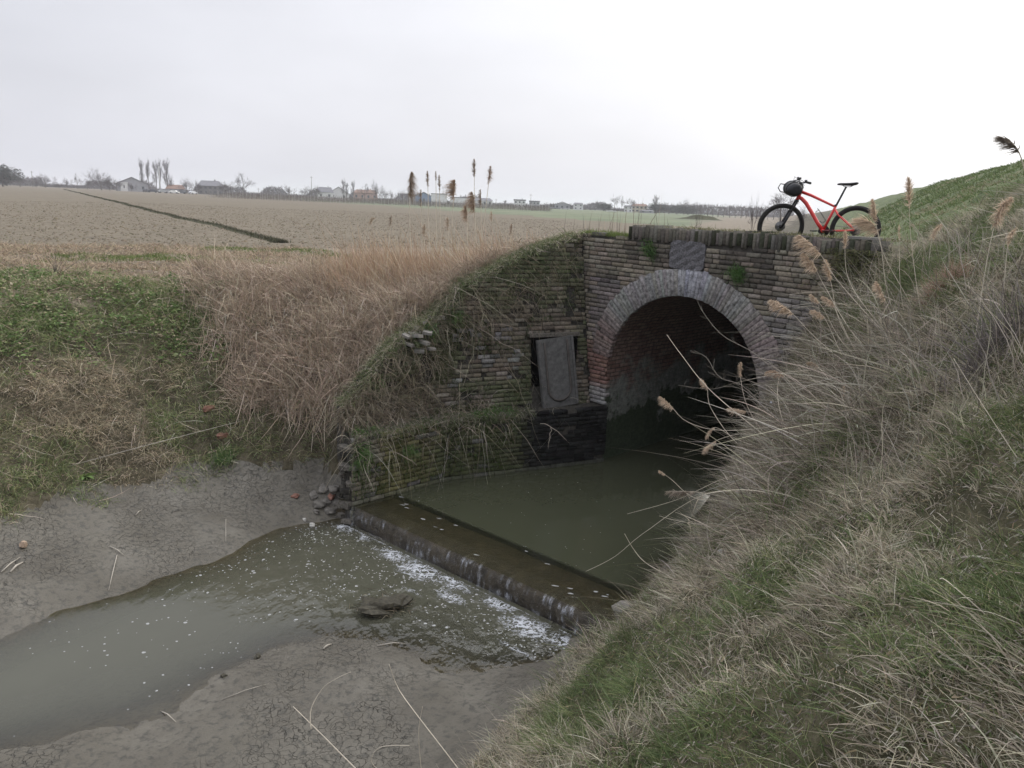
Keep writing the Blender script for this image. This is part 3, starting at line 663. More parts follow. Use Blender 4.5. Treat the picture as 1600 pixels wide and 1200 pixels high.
# water sliding over the crest
m, nt, b, v = newmat('falling_water'); uvc = N(nt, 'ShaderNodeTexCoord').outputs['UV']; mpn = N(nt, 'ShaderNodeMapping'); mpn.inputs['Scale'].default_value = (24, 1.6, 1)
nt.links.new(uvc, mpn.inputs[0]); n1 = noise(nt, mpn.outputs[0], 1, 4, .65); n2 = noise(nt, uvc, 2.1, 2)
se = N(nt, 'ShaderNodeSeparateXYZ'); nt.links.new(uvc, se.inputs[0])
mm = N(nt, 'ShaderNodeMath', operation='MULTIPLY'); nt.links.new(mrange(nt, n1, .5, .72, 0, .7), mm.inputs[0]); nt.links.new(mrange(nt, n2, .42, .62, .05, .9), mm.inputs[1])
m3 = N(nt, 'ShaderNodeMath', operation='MULTIPLY'); nt.links.new(mm.outputs[0], m3.inputs[0]); nt.links.new(mrange(nt, se.outputs[1], .05, .3), m3.inputs[1])
m4 = N(nt, 'ShaderNodeMath', operation='ADD'); nt.links.new(m3.outputs[0], m4.inputs[0]); m4.inputs[1].default_value = .03
nt.links.new(m4.outputs[0], b.inputs['Alpha']); b.inputs['Base Color'].default_value = (.55, .58, .64, 1); b.inputs['Roughness'].default_value = .08; b.inputs['Specular IOR Level'].default_value = .6
bump(nt, b, n1, .006); M_fall = m
V_ = []; U_ = []; F_ = []; ps = np.linspace(-.05, Lw+.1, 420)
prof = [(.28, -4.6, 0), (.12, -4.602, .1), (.03, -4.615, .2), (-.02, -4.645, .3), (-.045, -4.70, .45), (-.055, -4.78, .65), (-.06, -4.86, .85), (-.07, -4.92, 1)]
for i, p in enumerate(ps):
    w_ = .07*(float(vnoise(np.array(p), np.array(0.), .06, 5))-.5)+.10*(float(vnoise(np.array(p), np.array(0.), .3, 6))-.5)
    for q, z, h in prof: V_.append(pq(p, q+w_*h, z)); U_.append((p*.6, h))
n_ = len(prof)
for i in range(len(ps)-1):
    for j in range(n_-1): F_.append((i*n_+j, i*n_+j+1, (i+1)*n_+j+1, (i+1)*n_+j))
o = mesh_np('falling_water', V_, F_, M_fall, None, None, True, U_); tag(o, kind='structure')
# foam and bubbles
rf = np.random.default_rng(21); V_ = []; F_ = []
def blob(x, y, z, r, n=10, ir=.35, asp=1., ang=0.):
    k = len(V_); V_.append((x, y, z+.006)); ph = rf.random(4)*6
    for i in range(n):
        a = 2*math.pi*i/n; rr = r*(1+ir*math.sin(2*a+ph[0])+ir*.7*math.sin(3*a+ph[1])+ir*.4*math.sin(5*a+ph[2]))
        dx, dy = rr*math.cos(a)*asp, rr*math.sin(a); V_.append((x+dx*math.cos(ang)-dy*math.sin(ang), y+dx*math.sin(ang)+dy*math.cos(ang), z+.002))
    for i in range(n): F_.append((k, k+1+i, k+1+(i+1) % n))
def shore(x, y): return float(H(x, y)) < ZL-.03
cnt = 0
while cnt < 620:                                       # drifting bubbles
    p = rf.uniform(-5.5, 3.8); q = -abs(rf.normal(0, 2.0))-.15
    P = pq(p, q, ZL)
    if P[1] < 5.3 or not shore(P[0], P[1]): continue
    if rf.random() > (.9 if p < 2.2 else .4)*(.35+.65*float(vnoise(np.array(P[0]), np.array(P[1]), .5, 3)) > .62): continue
    blob(P[0], P[1], ZL, rf.choice([.006, .009, .013, .02, .03], p=[.5, .34, .12, .035, .005]), 8, .15); cnt += 1
ang = math.atan2(dW[1], dW[0])
for _ in range(420):
    p = rf.choice([.2, 1.3, 1.9, 2.5, 3.3, 4.0, 4.6])+rf.normal(0, .3); q = -.2-abs(rf.normal(0, .35)); P = pq(p, q, ZL)
    if shore(P[0], P[1]): blob(P[0], P[1], ZL, rf.uniform(.004, .012), 8, .25, rf.uniform(1, 2), ang+rf.normal(0, .5))
for _ in range(22):                                    # flecks on the sill and pool
    P = pq(rf.uniform(.3, Lw-.1), rf.uniform(.15, .8), ZU); blob(P[0], P[1], ZU, rf.uniform(.008, .016), 8, .2, rf.uniform(2, 4.5), ang+.4)
for _ in range(60):
    P = pq(rf.uniform(.5, Lw), rf.uniform(.8, 3.5), ZU)
    if P[0]+P[1] < HW-.1: blob(P[0], P[1], ZU, rf.uniform(.003, .008), 7, .2)
m, nt, b, v = newmat('foam'); b.inputs['Base Color'].default_value = (.62, .63, .64, 1); b.inputs['Alpha'].default_value = .5; b.inputs['Roughness'].default_value = .5
o = mesh_np('foam', V_, F_, m); tag(o, 'white foam and drifting bubbles on the water below the weir', 'foam', kind='stuff')

ps = np.arange(-.05, 5.0, .03); qs = np.arange(-1.25, -.09, .03); PP, QQ = np.meshgrid(ps, qs)
den = np.zeros(PP.shape)
for c0, q0_, wp, wq, am in ((.12, -.2, .2, .10, 1.), (.62, -.18, .16, .10, .8), (1.35, -.25, .32, .16, 1.), (1.95, -.3, .4, .22, 1.15), (2.5, -.22, .35, .14, 1.), (2.75, -.5, .3, .12, .8), (3.3, -.2, .3, .12, 1.), (3.9, -.35, .35, .2, 1.2), (4.4, -.3, .35, .14, 1.), (4.1, -.8, .35, .05, .7), (2.3, -.75, .2, .06, .6)):
    den = np.maximum(den, am*np.exp(-((PP-c0)/wp)**2-((QQ-q0_)/wq)**2))
den = np.maximum(den, .75*np.exp(-((QQ+.11)/.04)**2)*(.4+vnoise(PP, QQ*0, .25, 12)))
P3 = np.stack([A_[0]+dW[0]*PP+nW[0]*QQ, A_[1]+dW[1]*PP+nW[1]*QQ, ZL+.005+.012*(fbm(PP, QQ, .12, 5, 3)-.4)*den], -1).reshape(-1, 3); n_ = len(ps)
jj, ii = np.meshgrid(np.arange(len(qs)-1), np.arange(n_-1), indexing='ij'); Fq = np.stack([jj*n_+ii, jj*n_+ii+1, (jj+1)*n_+ii+1, (jj+1)*n_+ii], -1).reshape(-1, 4)
m, nt, b, v = newmat('foam_lace'); at = N(nt, 'ShaderNodeAttribute'); at.attribute_name = 'col'; se = N(nt, 'ShaderNodeSeparateColor'); nt.links.new(at.outputs[0], se.inputs[0])
wn = N(nt, 'ShaderNodeTexNoise'); wn.inputs['Scale'].default_value = 7; wn.inputs['Detail'].default_value = 3; nt.links.new(v, wn.inputs['Vector']); sc = N(nt, 'ShaderNodeVectorMath', operation='SCALE'); sc.inputs['Scale'].default_value = .22; nt.links.new(wn.outputs['Color'], sc.inputs[0])
ad = N(nt, 'ShaderNodeVectorMath', operation='ADD'); nt.links.new(v, ad.inputs[0]); nt.links.new(sc.outputs[0], ad.inputs[1]); vo = N(nt, 'ShaderNodeTexVoronoi', feature='DISTANCE_TO_EDGE'); vo.inputs['Scale'].default_value = 15; nt.links.new(ad.outputs[0], vo.inputs['Vector'])
lace = mrange(nt, vo.outputs[0], .02, .26, .75, 0); nn = noise(nt, ad.outputs[0], 11, 6, .7); a1 = N(nt, 'ShaderNodeMath', operation='ADD'); nt.links.new(lace, a1.inputs[0]); nt.links.new(mrange(nt, nn, .38, .66, -.25, .75), a1.inputs[1])
a2 = N(nt, 'ShaderNodeMath', operation='MULTIPLY'); nt.links.new(a1.outputs[0], a2.inputs[0]); nt.links.new(se.outputs[0], a2.inputs[1]); nt.links.new(mrange(nt, a2.outputs[0], .2, .95, 0, .75), b.inputs['Alpha']); b.inputs['Base Color'].default_value = (.66, .69, .74, 1)
bump(nt, b, nn, .02)
o = mesh_np('foam_lace', P3, Fq, m, np.repeat(den.ravel()[:, None], 3, 1)); tag(o, 'lacy white froth along the foot of the weir', 'foam', kind='stuff')

# ================================================================== vegetation
class Acc:
    def __init__(s): s.V = []; s.F = []; s.C = []; s.n = 0
    def add(s, V, Fq, C): s.V.append(V); s.F.append(Fq+s.n); s.C.append(C); s.n += len(V)
    def build(s, name, mat, parent=None):
        return mesh_np(name, np.concatenate(s.V), np.concatenate(s.F), mat, np.concatenate(s.C), parent)
def ribbons(acc, P, D, L, W, Bd, C, K=4, rng=RNG, tipc=1.15, taper=1.4, base=.55, wob=0.):
    n = len(P); t = np.linspace(0, 1, K+1)[None, :, None]
    D = D/np.linalg.norm(D, axis=1, keepdims=True); L = np.broadcast_to(L, (n,))[:, None, None]; W = np.broadcast_to(W, (n,))
    pts = P[:, None]+L*t*D[:, None]+L*t*t*Bd[:, None]
    if wob: pts[:, 1:] += rng.normal(0, wob, (n, K, 3))*L
    a = rng.normal(size=(n, 3)); sd = np.cross(D, a); sd /= np.linalg.norm(sd, axis=1, keepdims=True)
    tt = t[..., 0]; wd = W[:, None]*(.12+.88*(1-tt**taper))/2
    v = np.stack([pts-sd[:, None]*wd[..., None], pts+sd[:, None]*wd[..., None]], 2)      # n,K+1,2,3
    k = 2*(K+1); i0 = (np.arange(n)*k)[:, None]; j = np.arange(K)[None]*2
    Fq = np.stack([i0+j, i0+j+1, i0+j+3, i0+j+2], -1).reshape(-1, 4)
    cc = C[:, None, None, :]*(1+(tipc-1)*tt)[..., None, None]
    cc = np.broadcast_to(cc, (n, K+1, 2, 3)).reshape(-1, 3)
    acc.add(v.reshape(-1, 3), Fq, cc)
def infr(P, m=120):
    u, v, z = px(P); return (z > .3) & (u > -m-250) & (u < 1600+m+250) & (v > -200) & (v < 1200+m*2)
def scatter(n, x0, x1, y0, y1, mask, zoff=0.):
    x = RNG.uniform(x0, x1, n); y = RNG.uniform(y0, y1, n); z = H(x, y); P = np.stack([x, y, z], 1)
    k = infr(P); P = P[k]; k = mask(P[:, 0], P[:, 1], P[:, 2])
    k = RNG.random(len(P)) < k; P = P[k]; ok = ground_ok(P[:, 0], P[:, 1]) >= 0; return P[ok]
def pick(cols, w, n, var=.18):
    cols = np.array(cols, float); c = cols[RNG.choice(len(cols), n, p=np.array(w)/sum(w))]
    return c*(1+RNG.uniform(-var, var, (n, 1)))*(1+RNG.uniform(-.06, .06, (n, 3)))
STRAW = [(.40, .36, .275), (.32, .29, .22), (.50, .46, .37), (.21, .19, .14)]
TAN = [(.42, .345, .27), (.34, .27, .205), (.50, .42, .335), (.235, .19, .145)]
GREY = [(.33, .30, .25), (.24, .215, .18), (.41, .375, .32), (.15, .13, .11)]
GREEN = [(.115, .15, .065), (.145, .175, .08), (.085, .12, .05), (.21, .225, .11)]
M_grass = vcol('grass_blades', .7, trans=.25); M_dry = vcol('dry_stems', .8, trans=.15)
dslope = lambda P: Hn(P[:, 0], P[:, 1], .3)
def rdir(n, up_, spread, lean=(0, 0, 0)):
    d = RNG.normal(0, spread, (n, 3)); d[:, 2] = np.abs(d[:, 2])*.5+up_; return d+np.array(lean)

# region masks (world coords)
def isR(x, y): return (-.55*x+.835*y < 8.54) & (x+y < HW+.1) | ((x-y)/2**.5 > -4.15)
def tcoord(x, y): return (x-y)/2**.5
def edgeR(x, y, z): return sst(-4.52, -4.3, z+.25*(vnoise(x, y, .35, 61)-.5))*(np.hypot((x-2.25)/.62, (y-9.3)/.62) > 1)
# ---- right bank grass
A = Acc()
def mR(x, y, z): return isR(x, y)*edgeR(x, y, z)*(sa(x, y)[0] < 3.0)*(.35+.9*vnoise(x, y, .5, 62))
def grass_patch(A, P, Ls, Wd, greenbias=0., leanc=(-.35, .1, 0), K=4, up_=.6, spread=.55, bendg=.55):
    n = len(P); g = fbm(P[:, 0], P[:, 1], .8, 63)+greenbias
    C = pick(STRAW, (4, 4, 2, 2), n); Cg = pick(GREEN, (3, 3, 2, 1.5), n)
    isg = (RNG.random(n) < sst(.36, .66, g))[:, None]; C = np.where(isg, Cg, C)
    nrm = dslope(P); D = rdir(n, .75, .55)+nrm*.25; D += np.array(leanc)*.25
    az = fbm(P[:, 0], P[:, 1], .6, 64, 2)*9; D[:, 0] += .35*np.cos(az); D[:, 1] += .35*np.sin(az)
    B = np.stack([RNG.normal(0, .38, n)+nrm[:, 0]*.2, RNG.normal(0, .38, n)+nrm[:, 1]*.2, -RNG.uniform(.1, 1.1, n)*bendg], 1)
    cs = .15+.012*np.hypot(P[:, 0], P[:, 1]); cs = np.where(cs > .22, .26, .17); wx = P[:, 0]+.08*vnoise(P[:, 0], P[:, 1], .2, 5); wy = P[:, 1]+.08*vnoise(P[:, 0], P[:, 1], .2, 6)
    ix = np.floor(wx/cs).astype(int); iy = np.floor(wy/cs).astype(int); hx = _T[ix % 256, iy % 256]; hy = _T[(ix+91) % 256, (iy+37) % 256]; hz_ = _T[(ix+17) % 256, (iy+133) % 256]
    ox = wx/cs-ix-(.25+.5*hx); oy = wy/cs-iy-(.25+.5*hy); D[:, 0] += ox*1.5; D[:, 1] += oy*1.5
    Ls = Ls*(.55+.95*hz_)*np.clip(1.25-np.hypot(ox, oy)*.6, .5, 1.3); C = C*(.78+.45*hy)[:, None]
    ribbons(A, P-nrm*.01, D, Ls, Wd, B, C, K=K)
P = scatter(1300000, -1.2, 6.5, 1.2, 6.2, mR); r = np.hypot(P[:, 0], P[:, 1]); P = P[RNG.random(len(P)) < np.clip(4.5/r, .3, 1)][:105000]
grass_patch(A, P, RNG.gamma(4, .019, len(P))+.02, RNG.gamma(5, .00085, len(P))+.001, -.02)
P = scatter(700000, .2, 8.5, 5.8, 12.5, mR)[:95000]
grass_patch(A, P, RNG.gamma(4, .022, len(P))+.025, RNG.uniform(.004, .009, len(P)), -.02)
# flat litter of dead leaves and broken stems
P = scatter(700000, -1.2, 7, 1.2, 12.3, lambda x, y, z: isR(x, y)*edgeR(x, y, z)*(sa(x, y)[0] < 3)*np.clip(5/np.hypot(x, y), .25, 1)*(.2+vnoise(x, y, .4, 68)))[:42000]
n = len(P); D = RNG.normal(0, 1, (n, 3)); nr = dslope(P); D -= nr*np.sum(D*nr, 1, keepdims=True)*.85; ribbons(A, P+nr*RNG.uniform(.005, .04, (n, 1)), D, RNG.uniform(.03, .14, n)*.5, RNG.uniform(.003, .008, n), RNG.normal(0, .3, (n, 3)), pick(GREY+[(.30, .24, .16)], (3, 3, 2, 3, 2), n), K=2)
# short green undergrowth
P = scatter(500000, -1.2, 7, 1.2, 12.3, lambda x, y, z: isR(x, y)*edgeR(x, y, z)*(vnoise(x, y, .7, 65) > .5))[:45000]
n = len(P); ribbons(A, P, rdir(n, .35, .6), RNG.uniform(.02, .07, n), RNG.uniform(.006, .012, n), np.tile([0, 0, -.3], (n, 1)), pick(GREEN, (3, 3, 2, 1), n), K=2)
o = A.build('bank_grass', M_grass); tag(o, 'mixed green and straw coloured grass covering the near right bank', 'grass', kind='stuff')

# ---- thicket of dead stems on the right bank by the arch
A = Acc()
def mT(x, y, z):
    e = edgeR(x, y, z-.12); a = sst(4.6, 6.6, y+.35*x-1.2); b = sst(12.6, 12.2, y); top = sst(-.7, -1.7, z)*sst(-.6, -1.5, z+.15*(7-y))
    return isR(x, y)*e*a*b*sst(-4.15, -3.75, z+.3*(8.4-np.minimum(y, 8.4)))*(tcoord(x, y) < 0)*np.clip(top+.06, 0, 1)*(.3+vnoise(x, y, .6, 66))
P = scatter(260000, 0, 7.5, 4.2, 12, mT)[:27000]; n = len(P); nrm = dslope(P)
lo_ = sst(-2.0, -3.2, P[:, 2]); D = rdir(n, .4, .75)+nrm*(.25-.35*lo_)[:, None]; D[:, 2] += .35*lo_; D[:, 0] -= .05; az = fbm(P[:, 0], P[:, 1], .5, 67, 2)*14; D[:, 0] += .7*np.cos(az); D[:, 1] += .7*np.sin(az)
ribbons(A, P, D, (RNG.gamma(3.5, .065, n)+.06)*(.6+.4*sst(-.9, -2, P[:, 2]))*(1-.5*sst(-3.0, -3.9, P[:, 2]))*(1-.5*sst(HW-1.3, HW-.5, P[:, 0]+P[:, 1])), RNG.uniform(.005, .011, n), np.stack([RNG.normal(0, .45, n), RNG.normal(0, .45, n), -RNG.uniform(.0, .7, n)*(1+.6*lo_)], 1), pick([(.25, .22, .175), (.18, .155, .12), (.31, .275, .225), (.12, .10, .08), (.12, .135, .065)], (4, 3, 2, 3, 2), n), K=5, base=.6)
# long arching stems
P = scatter(40000, 1.5, 6.5, 6.0, 11.6, mT)[:1500]; n = len(P); P[:, 2] += RNG.uniform(0, .12, n)
D = rdir(n, .3, .7); D[:, 0] -= .1; D[:, 2] += .35*sst(-2.0, -3.2, P[:, 2]); D[:, 0] += .25*sst(-2.0, -3.2, P[:, 2])
ribbons(A, P, D, RNG.uniform(.35, 1.0, n)*(1-.5*sst(-2.4, -3.6, P[:, 2]))*(1-.4*sst(HW-1.5, HW-.5, P[:, 0]+P[:, 1])), RNG.uniform(.006, .011, n), np.stack([RNG.normal(-.15, .3, n), RNG.normal(0, .25, n), -RNG.uniform(.0, .6, n)], 1), pick(GREY[:3]+[(.46, .42, .34)], (3, 3, 2, 1.5), n)*.92, K=7, taper=3)
P = scatter(60000, 2.2, 5.5, 3.6, 10.5, lambda x, y, z: isR(x, y)*(z > -2.6)*(sa(x, y)[0] < 2.0)*(vnoise(x, y, .8, 69) > .35))[:750]; n = len(P)
ribbons(A, P, rdir(n, 1., .3, (-.12, 0, 0)), RNG.uniform(.25, .8, n), RNG.uniform(.004, .007, n), np.stack([RNG.normal(-.08, .18, n), RNG.normal(0, .15, n), -RNG.uniform(0, .2, n)], 1), pick(GREY, (3, 2, 2, 1), n), K=5, taper=3, wob=.01)
o = A.build('dead_stem_thicket', M_dry); tag(o, 'tangled thicket of dead grey stems on the bank right of the arch', 'thicket', kind='stuff')

# ---- levee turf
A = Acc()
P = scatter(500000, 2, 34, -2, 60, lambda x, y, z: (sa(x, y)[0] > 1.4)*(sa(x, y)[0] < 14)*np.clip(10/np.hypot(x, y), .05, 1)*(.5+.6*vnoise(x, y, .6, 70)))[:110000]
n = len(P); r = np.hypot(P[:, 0], P[:, 1]); s_, a_ = sa(P[:, 0], P[:, 1]); g = fbm(P[:, 0], P[:, 1], 2.2, 71)+sst(2.0, 3.6, s_)*.14-.02
C = np.where((RNG.random(n) < sst(.34, .6, g))[:, None], pick([(.115, .155, .06), (.14, .175, .075), (.09, .125, .05)], (3, 3, 2), n), pick([(.29, .26, .175), (.22, .21, .13)], (2, 2), n))
ribbons(A, P, rdir(n, .6, .5), RNG.uniform(.04, .12, n)*(1+.03*r), .004+.0009*r, np.tile([-.1, 0, -.35], (n, 1)), C, K=3)
o = A.build('levee_grass', M_grass); tag(o, 'short green turf on the slope of the levee behind the bicycle', 'grass', kind='stuff')

# ---- left bank
A = Acc()
def isL(x, y): return (-.55*x+.835*y > 8.54)
def mL(x, y, z): return isL(x, y)*sst(-4.4, -4.15, z+.35*(vnoise(x, y, .4, 72)-.5))*(y < 15.6-.1*x*0)*(.3+.9*vnoise(x, y, .45, 73))*(x+y < HW-1.6)*(z < -1.6)
P = scatter(750000, -15, -2.9, 7, 15.5, mL)[:105000]; n = len(P)
z = P[:, 2]; g = fbm(P[:, 0], P[:, 1], .9, 74)+.20*sst(-3.2, -2.0, z)+.02
C = np.where((RNG.random(n) < .85*sst(.34, .60, g))[:, None], pick(GREEN, (3, 3, 1, 3), n)*1.25, pick([(.42, .36, .26), (.33, .28, .20), (.52, .45, .34), (.20, .17, .12)], (3, 3, 2, 2), n))
D = rdir(n, .55, .55); nr = dslope(P); D += nr*.35
wx = P[:, 0]+.1*vnoise(P[:, 0], P[:, 1], .25, 5); wy = P[:, 1]+.1*vnoise(P[:, 0], P[:, 1], .25, 6); ix = np.floor(wx/.24).astype(int); iy = np.floor(wy/.24).astype(int); hx = _T[ix % 256, iy % 256]; hy = _T[(ix+91) % 256, (iy+37) % 256]; hz2 = _T[(ix+17) % 256, (iy+133) % 256]
D[:, 0] += (wx/.24-ix-(.25+.5*hx))*1.4; D[:, 1] += (wy/.24-iy-(.25+.5*hy))*1.4; C = C*(.72+.55*hy)[:, None]
ribbons(A, P, D, (RNG.gamma(4, .032, n)+.03)*(.5+1.1*hz2), RNG.uniform(.006, .010, n), np.stack([RNG.normal(0, .2, n)+nr[:, 0]*.4, RNG.normal(0, .2, n)+nr[:, 1]*.4, -RNG.uniform(.2, .9, n)], 1), C, K=3)
P = scatter(200000, -14, -3.2, 7.5, 15, mL)[:2200]; n = len(P); nr = dslope(P); D = RNG.normal(0, 1, (n, 3)); D -= nr*np.sum(D*nr, 1, keepdims=True)*.75     # dead stalks lying on it
ribbons(A, P+nr*.03, D, RNG.uniform(.15, .55, n), RNG.uniform(.007, .011, n), RNG.normal(0, .15, (n, 3)), pick([(.46, .40, .31), (.36, .30, .22), (.55, .50, .42)], (3, 3, 2), n), K=4, wob=.01)
o = A.build('left_bank_grass', M_grass); tag(o, 'rough green and brown grass on the far left bank above the mud', 'grass', kind='stuff')
# nettle-like herbs along the top of the left bank
A = Acc()
P = scatter(200000, -13, -4.6, 11.5, 15.2, lambda x, y, z: isL(x, y)*(z > -3.0)*sst(.44, .66, fbm(x, y, .7, 75)+.26*sst(-3.6, -2.2, z)-.17+.12*sst(-6, -7, x)))[:19000]; n = len(P)
P[:, 2] += RNG.uniform(.02, .16, n)*vnoise(P[:, 0], P[:, 1], .25, 76)*1.6; D = rdir(n, .15, .7)
ribbons(A, P, D, RNG.uniform(.04, .10, n), RNG.uniform(.02, .045, n), np.tile([0, 0, -.35], (n, 1)), pick([(.115, .175, .06), (.15, .21, .08), (.09, .135, .05), (.21, .245, .12), (.33, .29, .2)], (3, 3, 2, 2, 2), n), K=2, taper=2.2)
o = A.build('green_herbs', M_grass); tag(o, 'lush green leafy herbs along the top of the left bank', 'herbs', kind='stuff')

# ---- dry reeds left of the culvert
A = Acc()
def mD(x, y, z):
    # from the gully to the wing wall, and behind the wing wall
    b = sst(-.35, .6, x+6.0-.6*(14.4-y)+.7*(vnoise(x, y, .7, 80)-.5))
    sw = WN[1]*x-WN[0]*y; cw = WN[0]*x+WN[1]*y
    behind = (cw > np.interp(sw, [2.5, 3.5, 7.2], [12.2, 12.45, 12.8])) | (sw < 2.5)
    return b*behind*(z > -4.1+.5*vnoise(x, y, .5, 81))*(x+y < HW-.4)*sst(16.6, 15.2, y+.15*x)*isL(x, y)*sst(1.2, -.6, x+.3*(y-14))
P = scatter(160000, -6.6, 1.2, 10.8, 18.2, mD)[:30000]; n = len(P)
tl = sst(15.2, 16.4, P[:, 1]+.15*P[:, 0])
C = pick(TAN, (4, 3, 2, 2), n)*(1+.12*tl[:, None])
az = fbm(P[:, 0], P[:, 1], .9, 82, 2)*8
D = rdir(n, 1., .34); D[:, 0] += -.05+.22*np.cos(az); D[:, 1] += -.2+.2*np.sin(az)
hgt = (RNG.gamma(4, .12, n)*.8+.12)*(.55+.6*vnoise(P[:, 0], P[:, 1], .45, 87))
ribbons(A, P, D, hgt, RNG.uniform(.007, .012, n), np.stack([RNG.normal(0, .28, n), RNG.normal(-.1, .25, n), -RNG.uniform(.0, .6, n)], 1), C, K=6, taper=2.5, wob=.007)
# litter of broken leaves among them
P = scatter(160000, -6.6, 1.2, 10.8, 18.2, mD)[:24000]; n = len(P); P[:, 2] += RNG.uniform(0, .3, n)
ribbons(A, P, rdir(n, -.05, .9), RNG.uniform(.08, .3, n), RNG.uniform(.008, .016, n), np.stack([RNG.normal(0, .3, n), RNG.normal(0, .3, n), -RNG.uniform(0, .6, n)], 1), pick(TAN, (3, 3, 1, 3), n), K=3)
# upright reddish fringe behind the wing wall
P = scatter(120000, -4.6, 1.6, 14.3, 19.5, lambda x, y, z: (x+y < HW+2.3)*(x+y > 10.5)*sst(14.2, 14.8, y)*sst(19.5, 17.5, y)*(WN[0]*x+WN[1]*y > 12.9)*(.3+vnoise(x, y, .5, 84))*.7*sst(-4.2, -3.0, x)*sst(.9, -.6, x))[:7000]; n = len(P)
P2 = P.copy(); D = rdir(n, 1., .16); D[:, 0] -= .12
ribbons(A, P2, D, (RNG.gamma(5, .11, n)+.1)*sst(2.0, -1.0, P[:, 0]), RNG.uniform(.007, .011, n), np.stack([RNG.normal(-.05, .15, n), RNG.normal(0, .12, n), -RNG.uniform(0, .25, n)], 1), pick([(.37, .27, .19), (.32, .22, .15), (.44, .35, .25)], (3, 2, 2), n), K=4, taper=3)
P = scatter(60000, -6.6, -1.6, 10.8, 14.6, mD)[:2600]; n = len(P); P[:, 2] += RNG.uniform(.1, .4, n)       # stems hanging down the bank face
ribbons(A, P, rdir(n, -.9, .3, (0, -.3, 0)), RNG.uniform(.25, .7, n), RNG.uniform(.008, .013, n), np.stack([RNG.normal(0, .2, n), RNG.normal(-.1, .2, n), -RNG.uniform(.0, .4, n)], 1), pick(TAN+[(.5, .45, .38)], (3, 2, 2, 2, 2), n), K=5, taper=3, wob=.01)
o = A.build('dry_reed_bed', M_dry); tag(o, 'dense bed of flattened tan reeds covering the bank left of the wing wall', 'reeds', kind='stuff')

# ---- straw mulch on the verge, with grass tufts
A = Acc()
P = scatter(500000, -24, 1.5, 13, 34, lambda x, y, z: ((ground_ok(x, y) == 5) | (ground_ok(x, y) == 3))*(z > -2.0)*(x+y < HW+4)*np.clip(16/np.hypot(x, y), 0, 1)*sst(13.2, 14.4, y+.0*x))[:60000]; n = len(P)
gz = (fbm(P[:, 0]*.45, P[:, 1], 1.6, 86) > .6) & (P[:, 1] > 15.5) | (RNG.random(n) < .08)
C = np.where(gz[:, None], pick([(.10, .145, .045), (.13, .165, .06), (.2, .19, .09)], (3, 2, 1), n), pick([(.36, .29, .21), (.30, .235, .17), (.42, .35, .26), (.2, .155, .115)], (3, 3, 2, 2), n))
D = rdir(n, .12, .6); D[gz, 2] += .7
ribbons(A, P+np.array([0, 0, .015]), D, np.where(gz, RNG.uniform(.05, .14, n), RNG.uniform(.08, .3, n)), RNG.uniform(.010, .018, n), np.tile([0, 0, -.15], (n, 1)), C, K=2)
o = A.build('straw_mulch', M_dry); tag(o, 'pale flattened straw and patchy grass along the edge of the ploughed field', 'straw', kind='stuff')

# ---- clods on the near ploughed field
A = Acc(); n = 60000; x = RNG.uniform(-50, 6, n); y = RNG.uniform(22, 100, n); k = is_field(x, y) & (RNG.random(n) < (24/np.hypot(x, y))**1.0); x = x[k]; y = y[k]; n = len(x)
z = H(x, y); sz = RNG.gamma(2.5, .009, n)+.013; th = RNG.random((n, 6))*.5+.75; an = np.arange(6)/6*2*np.pi
Vb = np.stack([x[:, None]+np.cos(an)*sz[:, None]*th, y[:, None]+np.sin(an)*sz[:, None]*th, (z-.01)[:, None]+0*th], 2); Vt = np.stack([x[:, None]+np.cos(an+.3)*sz[:, None]*th*.55, y[:, None]+np.sin(an+.3)*sz[:, None]*th*.55, (z+sz*.6)[:, None]+0*th], 2)
V = np.concatenate([Vb, Vt], 1).reshape(-1, 3); i0 = (np.arange(n)*12)[:, None]; q = []
for j in range(6): q.append(np.stack([i0[:, 0]+j, i0[:, 0]+(j+1) % 6, i0[:, 0]+6+(j+1) % 6, i0[:, 0]+6+j], 1))
q.append(np.stack([i0[:, 0]+6, i0[:, 0]+7, i0[:, 0]+8, i0[:, 0]+9], 1)); q.append(np.stack([i0[:, 0]+6, i0[:, 0]+9, i0[:, 0]+10, i0[:, 0]+11], 1))
C = np.repeat(pick([(.145, .123, .090), (.128, .107, .078), (.165, .141, .105)], (3, 3, 1), n), 12, 0)
o = mesh_np('soil_clods', V, np.concatenate(q), vcol('clod_soil', .95), C); tag(o, 'small brown clods strewn over the nearer ploughed field', 'clods', kind='stuff')

# ---- grass and moss on the walls
A = Acc()
def wall_pts(n, f):
    L = [f() for _ in range(n)]; return np.array(L)
rg = np.random.default_rng(5)
def wtop_pt():
    s = rg.uniform(2.6, 7.2); c = rg.uniform(-.06, .5); return wg(s, wtop(s)-.02-(.0 if c > 0 else .05), cu(wtop(s))-crv(s)+c)
P = wall_pts(9000, wtop_pt); n = len(P); D = rdir(n, .5, .5); D += np.array([.1, -.5, 0])
ribbons(A, P, D, RNG.gamma(4, .035, n)+.02, RNG.uniform(.006, .011, n), np.stack([RNG.normal(0, .2, n), -RNG.uniform(0, .5, n), -RNG.uniform(.2, 1., n)], 1), np.where((RNG.random(n) < .62)[:, None], pick(GREEN, (3, 3, 2, 2), n), pick(STRAW, (3, 3, 2, 2), n)), K=4)
def deck_pt():
    t = rg.uniform(-9.4, -8.15) if rg.random() < .3 else rg.uniform(-8.2, -3.7); d = rg.uniform(.0, .75)**1.0
    if t < -8.2: return hw(t, -.50, d)
    k = (.25 if t < -7.3 else 1)
    if rg.random() > k: d = .42+.3*rg.random()
    if d < .40: d = .08+d*.8
    return hw(t, -.285 if d < .42 else -.42, d)
P = wall_pts(9000, deck_pt); n = len(P)
